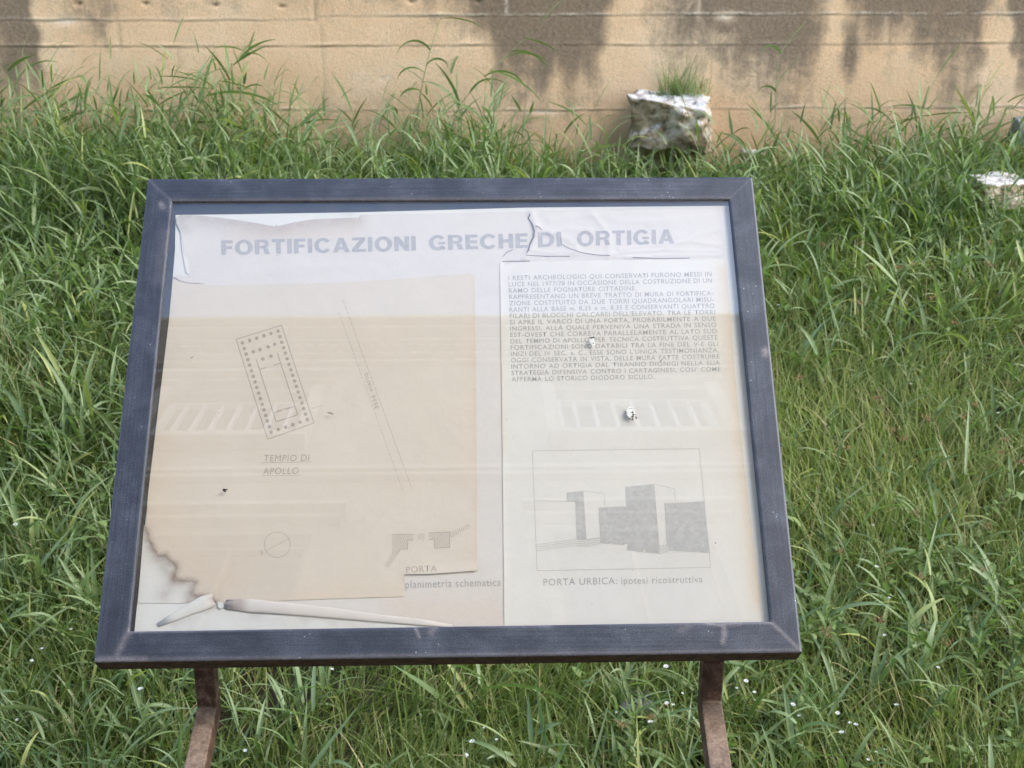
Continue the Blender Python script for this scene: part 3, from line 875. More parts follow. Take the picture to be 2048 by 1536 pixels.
class Ink:
    """flat ink figures in photograph pixels, laid onto a sheet of paper"""
    def __init__(self, hfun, wd): self.P, self.F, self.h, self.wd = [], [], hfun, wd

    def tri(self, P, F_):
        b = len(self.P); self.P += [tuple(p) for p in P]; self.F += [[i + b for i in f] for f in F_]

    def line(self, a, b, wdt=1.2):
        a = np.array(a, float); b = np.array(b, float); d = b - a; L = np.linalg.norm(d)
        if L < 1e-6: return
        n = np.array([-d[1], d[0]]) / L * wdt / 2
        k = max(1, int(L / 12)); base = len(self.P)
        for i in range(k + 1):
            p = a + d * i / k
            self.P += [tuple(p + n), tuple(p - n)]
        for i in range(k):
            q = base + 2 * i
            self.F += [[q, q + 1, q + 3], [q, q + 3, q + 2]]

    def poly_line(self, pts, wdt=1.2, closed=False):
        m_ = len(pts)
        for i in range(m_ if closed else m_ - 1): self.line(pts[i], pts[(i + 1) % m_], wdt)

    def dots(self, a, b, wdt, on, off):
        a = np.array(a, float); b = np.array(b, float); L = np.linalg.norm(b - a); s = 0
        while s < L:
            self.line(a + (b - a) * s / L, a + (b - a) * min(L, s + on) / L, wdt); s += on + off

    def disc(self, c, r_, n=14):
        self.tri([c] + [(c[0] + r_ * math.cos(k * 2 * math.pi / n), c[1] + r_ * math.sin(k * 2 * math.pi / n)) for k in range(n)], [[0, 1 + k, 1 + (k + 1) % n] for k in range(n)])

    def fill(self, pts):
        v2, _, f2, _, _, _ = delaunay_2d_cdt([Vector(p) for p in pts], [(i, (i + 1) % len(pts)) for i in range(len(pts))], [list(range(len(pts)))], 1, 1e-6)
        self.tri([(q[0], q[1]) for q in v2], [list(f) for f in f2])

    def hatch(self, pts, ang, gap, wdt=0.9):
        pts = np.array(pts, float); d = np.array([math.cos(ang), math.sin(ang)]); n = np.array([-d[1], d[0]])
        s = pts @ n
        k = s.min() + gap / 2
        while k < s.max():
            hits = []
            for i in range(len(pts)):
                a, b = pts[i], pts[(i + 1) % len(pts)]; sa, sb = a @ n - k, b @ n - k
                if (sa > 0) != (sb > 0): hits.append((a + (b - a) * sa / (sa - sb)) @ d)
            hits.sort()
            for q in range(0, len(hits) - 1, 2): self.line(d * hits[q] + n * k, d * hits[q + 1] + n * k, wdt)
            k += gap

    def text(self, s, p0, p1, cap, offset=0.0, shear=0.0, words=None):
        """text on the baseline p0-p1, stretched to fill it; words = common letter width spreads the words instead"""
        p0 = np.array(p0, float); p1 = np.array(p1, float); L = np.linalg.norm(p1 - p0); d = (p1 - p0) / L; u = np.array([d[1], -d[0]])
        if words is None:
            V, F_ = glyphs(s, offset, shear); x0, x1 = V[:, 0].min(), V[:, 0].max()
            self.tri(p0 + np.outer((V[:, 0] - x0) * L / (x1 - x0), d) + np.outer(V[:, 1] * cap / CAPH, u), F_)
            return
        ws = s.split(); G = [glyphs(q, offset, shear) for q in ws]
        wd_ = [(g[0][:, 0].max() - g[0][:, 0].min()) * words for g in G]
        gap = (L - sum(wd_)) / max(1, len(ws) - 1); x = 0
        for (V, F_), q in zip(G, wd_):
            self.tri(p0 + np.outer((V[:, 0] - V[:, 0].min()) * words + x, d) + np.outer(V[:, 1] * cap / CAPH, u), F_)
            x += q + gap

    def refine(self):
        P = list(self.P); F_ = []; mid = {}
        def m_(a, b):
            k = (min(a, b), max(a, b))
            if k not in mid:
                mid[k] = len(P); P.append(((P[a][0] + P[b][0]) / 2, (P[a][1] + P[b][1]) / 2))
            return mid[k]
        for a, b, c in self.F:
            d, e, f = m_(a, b), m_(b, c), m_(c, a)
            F_ += [[a, d, f], [d, b, e], [f, e, c], [d, e, f]]
        self.P, self.F = P, F_
        return self

    def build(self, name, mat, parent, lift=0.00025):
        P = np.array(self.P); h = self.h(P) if self.h else 0
        V = np.array([on_panel(q[0], q[1], self.wd + lift) for q in P]) + (h * np.ones(len(P)))[:, None] * PN
        me = np_mesh(name, V, np.array(self.F))
        uv_panel(me)
        return child(link(name, me, [mat]), parent)




def bold(ch):
    """a heavy grotesque capital as butted polygons; cap height 1"""
    T, Hh = 0.27, 0.2
    box = lambda x0, x1, y0, y1: [(x0, y0), (x1, y0), (x1, y1), (x0, y1)]

    def arc(cx, cy, rx_, ry_, a0, a1, tx, ty, n=28):
        out = [(cx + rx_ * math.cos(a0 + (a1 - a0) * k / n), cy + ry_ * math.sin(a0 + (a1 - a0) * k / n)) for k in range(n + 1)]
        inn = [(cx + (rx_ - tx) * math.cos(a0 + (a1 - a0) * k / n), cy + (ry_ - ty) * math.sin(a0 + (a1 - a0) * k / n)) for k in range(n + 1)]
        return [[out[k], out[k + 1], inn[k + 1], inn[k]] for k in range(n)]
    if ch == 'I': return 0.27, [box(0, T, 0, 1)]
    if ch == 'F': return 0.70, [box(0, T, 0, 1), box(T, 0.70, 1 - Hh, 1), box(T, 0.64, 0.40, 0.40 + Hh)]
    if ch == 'E': return 0.74, [box(0, T, 0, 1), box(T, 0.73, 1 - Hh, 1), box(T, 0.69, 0.41, 0.41 + Hh * 0.95), box(T, 0.74, 0, Hh)]
    if ch == 'H': return 0.88, [box(0, T, 0, 1), box(0.61, 0.88, 0, 1), box(T, 0.61, 0.41, 0.62)]
    if ch == 'T': return 0.80, [box(0, 0.80, 1 - Hh, 1), box(0.265, 0.535, 0, 1 - Hh)]
    if ch == 'Z': return 0.84, [box(0.03, 0.82, 1 - Hh, 1), box(0, 0.84, 0, Hh), [(0, Hh), (0.36, Hh), (0.82, 1 - Hh), (0.47, 1 - Hh)]]
    if ch == 'N': return 0.90, [box(0, T, 0, 1), box(0.63, 0.90, 0, 1), [(T, 1), (T, 0.55), (0.63, 0), (0.63, 0.45)]]
    if ch == 'A': return 1.02, [[(0, 0), (0.29, 0), (0.36, 0.2), (0.42, 0.38), (0.51, 0.70), (0.51, 1), (0.365, 1)], [(1.02, 0), (0.655, 1), (0.51, 1), (0.51, 0.70), (0.60, 0.38), (0.66, 0.2), (0.73, 0)], [(0.36, 0.2), (0.66, 0.2), (0.60, 0.38), (0.42, 0.38)]]
    if ch == 'O': return 1.06, arc(0.53, 0.5, 0.53, 0.525, 0, 2 * math.pi, 0.27, 0.2, 40)
    if ch == 'C': return 0.98, arc(0.52, 0.5, 0.52, 0.525, 0.62, 2 * math.pi - 0.62, 0.265, 0.2, 34)
    if ch == 'G': return 1.02, arc(0.52, 0.5, 0.52, 0.525, 0.66, 2 * math.pi - 0.62, 0.265, 0.2, 34) + [box(0.56, 0.97, 0.37, 0.54), box(0.78, 0.97, 0.0, 0.197)]
    if ch == 'D': return 0.95, [box(0, T, 0, 1), box(T, 0.42, 1 - Hh, 1), box(T, 0.42, 0, Hh)] + arc(0.42, 0.5, 0.53, 0.5, -math.pi / 2, math.pi / 2, 0.27, Hh, 24)
    return 0.90, [box(0, T, 0, 1), box(T, 0.55, 1 - 0.18, 1), box(T, 0.55, 0.39, 0.57)] + arc(0.55, 0.695, 0.31, 0.305, -math.pi / 2, math.pi / 2, 0.25, 0.18, 20) + [[(0.50, 0.39), (0.60, 0), (0.90, 0), (0.78, 0.385)]]


def title(ink, word, p0, p1, cap):
    p0 = np.array(p0, float); p1 = np.array(p1, float); L = np.linalg.norm(p1 - p0); d = (p1 - p0) / L; u = np.array([d[1], -d[0]])
    gl = [bold(c_) for c_ in word]; sp = 0.13
    tot = sum(g[0] for g in gl) + sp * (len(gl) - 1); k = L / tot; x = 0
    for wd_, polys in gl:
        for q in polys: ink.fill([tuple(p0 + d * (x + a_) * k + u * b_ * cap) for a_, b_ in q])
        x += wd_ + sp


ink = Ink(h_main, W_MAIN)
for s, a, b in (('FORTIFICAZIONI', (443, 510), (832, 501)), ('GRECHE', (858, 500), (1056, 495.5)), ('DI', (1076, 494.5), (1123, 493)), ('ORTIGIA', (1154, 492), (1349, 487.5))):
    title(ink, s, a, b, 29)
ink.refine().refine().refine().build('title_lettering', M_INK_TITLE, main, 0.0004)
ink = Ink(h_main, W_MAIN)
ink.text('planimetria schematica', (811, 1176.5), (1002, 1171.5), 15.5)
ink.build('caption_lettering', M_INK_TEXT, main, 0.0004)
ink = Ink(h_main, W_MAIN)                                        # the torn gaps in the heading
ink.fill([(1059, 427), (1061, 430), (1058, 437), (1065, 447), (1070, 462), (1069, 474), (1061, 490), (1058, 502), (1051, 510), (1056, 499), (1058, 488), (1065, 474), (1066, 462), (1061, 446), (1055, 437)])
for pts in ([(1071, 453), (1078, 455), (1083, 460)], [(1121, 468), (1123, 488), (1140, 498), (1160, 505), (1192, 510), (1220, 512)], [(1051, 511), (1100, 513), (1140, 513)],
            [(1265, 516), (1320, 517), (1380, 516)], [(1006, 513), (1014, 504), (1026, 499)], [(1003, 523), (1060, 522.5)]):
    ink.poly_line(pts, 1.3)
ink.refine().build('paper_tear', M_TEAR, main, 0.0006)

# plan of the temple
Z = lambda x, y: (280 + x / 2.926, 600 + y / 2.926)
ink = Ink(h_plan, W_SHEET)
ink.poly_line([Z(562, 230), Z(828, 148), Z(1018, 720), Z(747, 815)], 1.5, True)
TL, TR, BR, BL = [np.array(Z(*q)) for q in ((600, 251), (808, 182), (979, 700), (767, 773))]
for i in range(6):
    for j in range(17):
        if i in (0, 5) or j in (0, 16):
            f, g = i / 5, j / 16
            ink.disc(tuple((TL * (1 - f) + TR * f) * (1 - g) + (BL * (1 - f) + BR * f) * g), 3.6)
for q in ((663, 303), (702, 290), (750, 274), (788, 259), (719, 345), (767, 328)): ink.disc(Z(*q), 3.6)
for a, b in (((680, 347), (797, 712)), ((803, 308), (923, 672)), ((797, 712), (923, 672)), ((700, 407), (740, 395)), ((780, 382), (823, 370)), ((783, 660), (832, 645)), ((845, 640), (905, 622))):
    ink.line(Z(*a), Z(*b), 1.6)
ink.line(Z(1005, 635), Z(1068, 615), 0.8)
ink.build('temple_plan', M_INK_PLAN, plan)
ink = Ink(h_plan, W_SHEET)
ink.dots((678, 625), (808, 988), 0.9, 5, 3.5); ink.dots((686, 600), (825, 981), 0.9, 9, 2.5)
ink.text('asse viario', (757.5, 816), (735, 745), 10.5)
ink.build('road_axis', M_INK_PLAN, plan)
ink = Ink(h_plan, W_SHEET)
ink.text('TEMPIO DI', (528.5, 923), (619.5, 922), 13, 0, 0.15); ink.text('APOLLO', (526, 949), (597.5, 947.5), 13, 0, 0.15)
ink.line((522, 925.5), (623, 923.5), 0.8); ink.line((522, 951.5), (601, 950), 0.8)
ink.text('PORTA', (813, 1146.5), (873.5, 1143.5), 13)
ink.build('caption_lettering', M_INK_PLAN, plan)
ink = Ink(h_plan, W_SHEET)
ink.poly_line([(554.4 + 26 * math.cos(k * math.pi / 20), 1089.4 + 25.5 * math.sin(k * math.pi / 20)) for k in range(40)], 0.9, True)
ink.line((531, 1102), (579, 1077), 0.8)
ink.text('N', (519, 1104), (521.5, 1110), 7)
ink.build('compass', M_INK_PLAN, plan)
Z6 = lambda x, y: (640 + x / 3.84, 980 + y / 3.84)
ink = Ink(h_plan, W_SHEET)
for pts, ang in (([(553, 340), (717, 340), (717, 385), (672, 385), (672, 453), (617, 453), (590, 497), (530, 605), (497, 580), (553, 490)], 1.05),
                 ([(748, 332), (803, 332), (803, 383), (748, 383)], 0.95), ([(836, 330), (995, 322), (997, 440), (880, 447), (878, 378), (836, 380)], 0.98), ([(997, 326), (1145, 258), (1155, 290), (1000, 370)], 1.25)):
    ink.hatch([Z6(*q) for q in pts], ang, 4.0, 0.9)
ink.poly_line([Z6(*q) for q in ((717, 385), (672, 385), (672, 453), (617, 453), (590, 497))], 1.1)
ink.poly_line([Z6(*q) for q in ((836, 330), (995, 322), (997, 440), (880, 447), (878, 378), (836, 380))], 1.1)
ink.line(Z6(553, 340), Z6(717, 340), 0.9)
ink.build('gate_plan', M_INK_PLAN, plan)

# text block
LINES = ["I RESTI ARCHEOLOGICI QUI CONSERVATI FURONO MESSI IN", "LUCE NEL 1977/78 IN OCCASIONE DELLA COSTRUZIONE DI UN", "RAMO DELLE FOGNATURE CITTADINE.",
         "RAPPRESENTANO UN BREVE TRATTO DI MURA DI FORTIFICA-", "ZIONE COSTITUITO DA DUE TORRI QUADRANGOLARI MISU-", "RANTI ALLA BASE m. 8,35 x m. 8,35 E CONSERVANTI QUATTRO",
         "FILARI DI BLOCCHI CALCAREI DELL'ELEVATO. TRA LE TORRI", "SI APRE IL VARCO DI UNA PORTA, PROBABILMENTE A DUE", "INGRESSI, ALLA QUALE PERVENIVA UNA STRADA IN SENSO",
         "EST-OVEST CHE CORREVA PARALLELAMENTE AL LATO SUD", "DEL TEMPIO DI APOLLO. PER TECNICA COSTRUTTIVA QUESTE", "FORTIFICAZIONI SONO DATABILI TRA LA FINE DEL V-E GLI",
         "INIZI DEL IV SEC. a. C.. ESSE SONO L'UNICA TESTIMONIANZA,", "OGGI CONSERVATA IN VISTA, DELLE MURA FATTE COSTRUIRE", "INTORNO AD ORTIGIA DAL TIRANNO DIONIGI NELLA SUA",
         "STRATEGIA DIFENSIVA CONTRO I CARTAGINESI, COSI' COME", "AFFERMA LO STORICO DIODORO SICULO."]
ink = Ink(h_text, W_SHEET)
UNIT = min((407 + 13 * k / 16 - 4.2 * (len(s.split()) - 1)) / sum(np.ptp(glyphs(q, 0.008)[0][:, 0]) for q in s.split()) for k, s in enumerate(LINES) if k not in (2, 16))
for k, s in enumerate(LINES):
    f = k / 16
    a = (1017 + 6.3 * f, 560.3 + 202.6 * f); b = (1423 + 19.5 * f, 552.4 + 202.7 * f)
    if k in (2, 16):
        e = 1273 if k == 2 else 1309; g = (e - a[0]) / (b[0] - a[0]); b = (e, a[1] + (b[1] - a[1]) * g)
    nw = len(s.split()) - 1
    unit = min(UNIT * 1.12, (b[0] - a[0] - 7.0 * nw) / sum(np.ptp(glyphs(q, 0.008)[0][:, 0]) for q in s.split()))
    ink.text(s, a, b, 8.8, 0.008, 0, max(unit, UNIT * 0.95))
ink.build('text_lettering', M_INK_TEXT, text)
ink = Ink(h_text, W_SHEET)
ink.text('PORTA URBICA:', (1087, 1171.3), (1234, 1168), 13.5, 0.004); ink.text('ipotesi ricostruttiva', (1242.5, 1168), (1405, 1164.8), 13.5)
ink.build('caption_lettering', M_INK_TEXT, text)
Z7 = lambda x, y: (1000 + x / 3.84, 860 + y / 3.84)
ink = Ink(h_text, W_SHEET)
for pts in ([(512, 482), (640, 469), (665, 840), (588, 838), (578, 562), (574, 552), (512, 548)], [(757, 597), (968, 588), (985, 872), (938, 884), (862, 878), (862, 868), (825, 875), (770, 870)],
            [(961, 438), (1185, 417), (1225, 890), (1225, 950), (1115, 940), (1115, 905), (1090, 937), (975, 925), (980, 872)], [(1262, 563), (1567, 548), (1612, 945), (1300, 925), (1282, 880)]):
    ink.fill([Z7(*q) for q in pts])
ink.build('gate_drawing', M_INK_TONE, text)
ink = Ink(h_text, W_SHEET)
ink.poly_line([Z7(*q) for q in ((248, 160), (1530, 143), (1618, 1055), (285, 1080))], 1.0, True)
for pts in ([(640, 469), (800, 487), (805, 585)], [(264, 540), (512, 548)], [(1185, 417), (1340, 452), (1348, 552)], [(512, 482), (640, 469)], [(961, 438), (1185, 417)], [(757, 597), (968, 588)],
            [(820, 875), (818, 750), (858, 752), (862, 870)], [(935, 884), (932, 755), (975, 757)], [(972, 790), (985, 870)], [(1095, 925), (1093, 840), (1120, 842), (1120, 905)],
            [(980, 880), (1030, 868), (1085, 868), (1088, 935)], [(1225, 890), (1290, 880)], [(665, 840), (770, 825)]):
    ink.poly_line([Z7(*q) for q in pts], 0.9)
for q in range(4):
    ink.line(Z7(278, 882 + 16 * q), Z7(585, 838 + 16 * q), 0.8); ink.line(Z7(588, 840 + 16 * q), Z7(665, 845 + 16 * q), 0.9)
    ink.line(Z7(665, 845 + 16 * q), Z7(770, 828 + 14 * q), 0.8); ink.line(Z7(1225, 902 + 16 * q), Z7(1300, 882 + 15 * q), 0.8)
    ink.line(Z7(980, 885 + 13 * q), Z7(1225, 903 + 15 * q), 0.7); ink.line(Z7(1300, 880 + 15 * q), Z7(1612, 900 + 15 * q), 0.7)
    for e in range(4):
        xx = 600 + 22 * e + 9 * (q % 2); ink.line(Z7(xx, 841 + 16 * q), Z7(xx, 856 + 16 * q), 0.7)
        xx = 680 + 26 * e + 11 * (q % 2); ink.line(Z7(xx, 842 + 15 * q - 4 * e), Z7(xx, 856 + 15 * q - 4 * e), 0.7)
        xx = 1235 + 20 * e; ink.line(Z7(xx, 898 + 16 * q - 4 * e), Z7(xx, 912 + 15 * q - 4 * e), 0.7)
ink.build('gate_outline', M_INK_LINE, text)


# ---- the two bent legs: uprights behind the panel, arms running back to the kerb wall
def leg(xa, xb, front_bend, end_px):
    """xa, xb: left and right pixel of the upright's front face at the bend"""
    yf = 2.03
    pa, pb = at_depth(xa, front_bend, yf), at_depth(xb, front_bend, yf)
    x0, x1, zb = pa[0], pb[0], (pa[2] + pb[2]) / 2
    T = x1 - x0
    # arm end: same height, on the kerb wall
    d = ray(end_px, 1536); e = CAM + d * ((zb - CAM[2]) / d[2])
    sl = (e[0] - x0) / (e[1] - yf)
    ye = 0.75
    def prof(y, z, dx): return [(x0 + dx, y, z)]
    # centreline sections: list of four corners (left-front, right-front, right-back, left-back)
    secs = []
    ztop = PC[2] + (yf - PC[1]) * 0.9062 - 0.0660
    zt2 = ztop + T * 0.9062
    secs.append([(x0, yf, ztop), (x1, yf, ztop), (x1, yf + T, zt2), (x0, yf + T, zt2)])
    secs.append([(x0, yf, zb), (x1, yf, zb), (x1, yf + T, zb - T * 1.0), (x0, yf + T, zb - T * 1.0)])
    for y in (1.4, ye):
        dx = sl * (y - yf); zz = zb - 0.02 * (yf - y)
        secs.append([(x0 + dx, y, zz), (x1 + dx, y, zz), (x1 + dx, y, zz - T), (x0 + dx, y, zz - T)])
    me = bpy.data.meshes.new('leg')
    V = [p for s in secs for p in s]; F_ = [(3, 2, 1, 0)]
    for i in range(len(secs) - 1):
        for k in range(4):
            a, b = i * 4 + k, i * 4 + (k + 1) % 4
            F_.append((a, b, b + 4, a + 4))
    n = len(V); F_.append((n - 4, n - 3, n - 2, n - 1))
    me.from_pydata(V, [], F_)
    bm = bmesh.new(); bm.from_mesh(me); bmesh.ops.recalc_face_normals(bm, faces=bm.faces); bm.to_mesh(me); bm.free()
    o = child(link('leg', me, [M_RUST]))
    m_ = o.modifiers.new('edges', 'BEVEL'); m_.width = 0.0028; m_.segments = 2
    # the lug that takes the upright to the rear tray
    mb = MB()
    pl = [np.array([x, y, ztop + (y - yf) * 0.9062]) for x, y in ((x0 - 0.02, yf - 0.01), (x1 + 0.02, yf - 0.01), (x1 + 0.02, yf + 0.10), (x0 - 0.02, yf + 0.10))]
    mb.prism([p + PN * 0.0005 for p in pl], [p + PN * 0.0032 for p in pl])
    child(mb.build('mounting_plate', [M_RUST]), o)


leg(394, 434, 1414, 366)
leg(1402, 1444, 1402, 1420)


# ---- dirt on the glass
def blobs(name, spots, mat, label, cat, wd=W_GLASS, base=0.0):
    bm = bmesh.new()
    for x, y, rx_, ry_, an in spots:
        c = on_panel(x, y, wd)
        n = 9
        vs = []
        for k in range(n):
            a = k * 2 * math.pi / n; q = 1 + random.uniform(-0.25, 0.25)
            ux, uy = rx_ / MP * q * math.cos(a), ry_ / MP * q * math.sin(a)
            ca, sa = math.cos(an), math.sin(an)
            vs.append(bm.verts.new(Vector(c + PU * (ux * ca - uy * sa) + PV * (ux * sa + uy * ca) + PN * (0.0002 + base))))
        top = bm.verts.new(Vector(c + PN * (base + 0.0006 + 0.08 * min(rx_, ry_) / MP)))
        for k in range(n): bm.faces.new((vs[k], vs[(k + 1) % n], top))
    me = bpy.data.meshes.new(name); bm.to_mesh(me); bm.free()
    me.polygons.foreach_set('use_smooth', [True] * len(me.polygons))
    return me


def dropping(label, white, dark):
    root = empty('bird_dropping', tuple(on_panel(white[0][0], white[0][1], W_GLASS)))
    inv = Matrix.Translation(-root.location)
    o = link('white_patch', blobs('white_patch', white, None, '', ''), [M_DROP_W], root); o.matrix_parent_inverse = inv
    o = link('dark_crust', blobs('dark_crust', dark, None, '', '', W_GLASS, 0.0011), [M_DROP_D], root); o.matrix_parent_inverse = inv
    tag(root, label, 'bird dropping')


M_DROP_W = simple('dried_white', (0.60, 0.60, 0.52), 0.9, 0.1, 300)
M_DROP_D = simple('dried_dark', (0.03, 0.024, 0.022), 0.9, 0.5, 400)
dk = []
for x, y, a, b in ((565, 500, 22, 6), (540, 560, 18, 12), (590, 575, 20, 9), (660, 572, 22, 14), (720, 615, 12, 12), (480, 685, 28, 14), (520, 730, 14, 20), (465, 735, 14, 14), (500, 805, 22, 18), (545, 835, 26, 16),
                   (600, 895, 34, 18), (650, 930, 26, 14), (695, 690, 34, 30), (715, 760, 34, 36), (690, 830, 42, 30), (700, 895, 32, 30), (690, 935, 24, 14), (780, 760, 18, 16), (805, 855, 24, 46), (635, 705, 24, 14)):
    dk.append((1220 + x / 15.36, 780 + y / 15.36, a / 15.36, b / 15.36, random.uniform(-0.5, 0.5)))
dropping('pale speckled bird dropping with a dark crust on the glass below the text', [(1261, 826, 10, 14, 0.35)], dk)
dropping('small dark bird dropping on the glass over the middle of the text block', [(1185, 684, 5, 9, 0.1)],
         [(1183, 676.5, 3.2, 1.8, 0.3), (1187, 675.5, 2.6, 1.6, 0.6), (1179, 675.5, 1.5, 1, 0), (1186.5, 687, 1.3, 1.5, 0), (1184, 681, 0.9, 0.7, 0)])
o = link('mud_speck', blobs('mud_speck', [(449, 980, 4, 3, 0), (453, 979, 2.5, 1.8, 0), (450, 983, 2, 1.8, 0), (446, 980, 1.6, 1.5, 0)], None, '', ''), [M_DROP_D])
tag(o, 'single dark mud speck on the glass left of the lower plan', 'dirt')
o = link('glass_grime', blobs('glass_grime', [(660, 826, 6, 1.4, -0.3), (664, 828, 4, 1.2, -0.5), (384, 715, 4, 1.0, 0.5), (437, 826, 1.6, 0.9, 0), (1322, 721, 1.4, 4, -0.5), (1013, 839, 0.9, 0.9, 0), (1026, 876, 1.2, 0.7, 0.6),
                                             (1142, 909, 0.8, 0.8, 0), (1431, 1086, 1.6, 1.4, 0), (1184, 1208, 1, 0.8, 0), (1265, 1140, 0.9, 0.8, 0), (467, 901, 0.9, 0.7, 0), (469, 518, 1, 0.8, 0), (555, 511, 2.5, 0.8, 0.5),
                                             (1490, 702, 1.2, 2, 0), (1487, 690, 1, 1, 0), (1505, 880, 1, 1, 0), (950, 780, .8, .8, 0)], None, '', ''), [M_TEAR])
tag(o, 'scattered fine grime specks over the panel glass', 'dirt', kind='stuff')


# ================================================================== VEGETATION
def blades(base, az, L, W, th0, th1, segs=4, tone=None, fold=0.0, taper=1.6, root_w=0.6, twist=None):
    """curved tapering leaves; returns vertices, quads, tone"""
    n = len(L); k = 3 if fold else 2
    dirx, diry = np.sin(az), np.cos(az)
    pos = base.copy()
    cross = np.stack([np.cos(az), -np.sin(az), np.zeros(n)], 1)
    cross0 = cross
    V = np.empty((n, segs + 1, k, 3), np.float32)
    for s in range(segs + 1):
        f = s / segs
        th = th0 + (th1 - th0) * f ** 1.1
        wdt = W * (root_w + (1 - root_w) * min(1.0, f * 3)) * (1 - f ** taper * 0.97)
        nrm = np.stack([-np.cos(th) * dirx, -np.cos(th) * diry, np.sin(th)], 1)
        if twist is not None:
            tw = (twist * (0.6 + 0.4 * f))[:, None]
            cross, nrm = cross0 * np.cos(tw) + nrm * np.sin(tw), nrm * np.cos(tw) - cross0 * np.sin(tw)
        if k == 2:
            V[:, s, 0] = pos - cross * (wdt / 2)[:, None]; V[:, s, 1] = pos + cross * (wdt / 2)[:, None]
        else:
            V[:, s, 0] = pos - cross * (wdt / 2)[:, None] + nrm * (wdt * fold)[:, None]
            V[:, s, 1] = pos
            V[:, s, 2] = pos + cross * (wdt / 2)[:, None] + nrm * (wdt * fold)[:, None]
        if s < segs:
            thm = th0 + (th1 - th0) * ((s + 0.5) / segs) ** 1.1; ds = L / segs
            pos = pos + np.stack([np.sin(thm) * dirx, np.sin(thm) * diry, np.cos(thm)], 1) * ds[:, None]
    i = np.arange(n * (segs + 1) * k).reshape(n, segs + 1, k)
    F_ = np.stack([i[:, :-1, :-1], i[:, :-1, 1:], i[:, 1:, 1:], i[:, 1:, :-1]], -1).reshape(-1, 4)
    T = np.repeat(tone if tone is not None else np.full(n, 0.5), (segs + 1) * k)
    return V.reshape(-1, 3), F_, T


def merge(parts):
    V, F_, T, b = [], [], [], 0
    for v, f, t in parts:
        V.append(v); F_.append(f + b); T.append(t); b += len(v)
    return np.concatenate(V), np.concatenate(F_), np.concatenate(T)


def scatter(n, x0, x1, y0, y1):
    return rng.uniform(x0, x1, n), rng.uniform(y0, y1, n)


def half_w(y): return 1.75 + 0.40 * y                           # more than half the visible width


# ---- fine undergrowth
def fine_grass():
    n = 195000
    y = rng.uniform(2.2, WALL_Y - 0.03, n); x = rng.uniform(-1, 1, n) * half_w(y)
    dn = wave(x, y, 2.6, 1) + 0.5 * wave(x, y, 7, 3)
    keep = rng.uniform(0, 1, n) < np.clip(0.68 + 0.55 * dn, 0.12, 1)
    keep &= ~((np.abs(x - 0.88) < 0.15) & (y > 6.36))
    x, y, dn = x[keep], y[keep], dn[keep]; n = len(x)
    L = rng.uniform(0.09, 0.28, n) * (1 + 0.22 * np.clip(dn, -1, 1))
    W = rng.uniform(0.0032, 0.0085, n)
    lay = 2.2 * wave(x, y, 1.6, 4)
    az = lay + rng.normal(0, 1.2, n)
    th0 = np.abs(rng.normal(0.25, 0.25, n)); th1 = th0 + np.abs(rng.normal(0.9, 0.55, n))
    tone = np.clip(0.42 + 0.26 * wave(x, y, 1.3, 2) + rng.normal(0, 0.2, n) + 0.10 * np.clip(x, -1, 2), 0, 1)
    tone = np.where(rng.uniform(0, 1, n) < 0.07, 1.0, np.minimum(tone, 0.94))
    v, f, t = blades(np.stack([x, y, gz(x, y) - 0.01], 1), az, L, W, th0, th1, 4, tone, twist=rng.normal(0, 0.5, n))
    o = link('grass', np_mesh('grass', v, f, True, {'tone': t}), [M_FINE])
    tag(o, 'dense fine green grass covering the sunken bank', 'grass', kind='stuff')


fine_grass()


# ---- broad-leaved grass growing through it
def culms(x, y, hgt, lean, az, leaf_l, leaf_w, nl, tone, z=None):
    n = len(x)
    b = np.stack([x, y, (gz(x, y) if z is None else z) - 0.01], 1)
    parts = []
    th0 = lean * 0.4; th1 = lean * 1.5
    v, f, t = blades(b, az, hgt, np.full(n, 0.0045), th0, th1, 5, np.clip(tone + 0.15, 0, 1), 0, 3.0, 1.0)
    parts.append((v, f, t))
    cen = v.reshape(n, 6, 2, 3).mean(2)
    for k in range(nl):
        fr = (k + 0.6 + rng.uniform(-0.3, 0.3, n)) / nl
        q = np.clip(fr * 5, 0, 4.999); i = q.astype(int); r_ = (q - i)[:, None]
        p = cen[np.arange(n), i] * (1 - r_) + cen[np.arange(n), i + 1] * r_
        a = az + (1 if k % 2 else -1) * rng.uniform(0.5, 1.7, n) + rng.normal(0, 0.4, n)
        L = leaf_l * rng.uniform(0.6, 1.15, n) * (1 - 0.25 * abs(k / max(1, nl - 1) - 0.5))
        t0 = rng.uniform(0.25, 0.9, n); t1 = t0 + np.abs(rng.normal(0.75, 0.5, n))
        parts.append(blades(p, a, L, leaf_w * rng.uniform(0.7, 1.2, n), t0, t1, 6, np.clip(tone + rng.normal(0, 0.13, n), 0, 1), 0.16, 1.9, 0.55, rng.normal(0, 0.55, n)))
    return merge(parts)


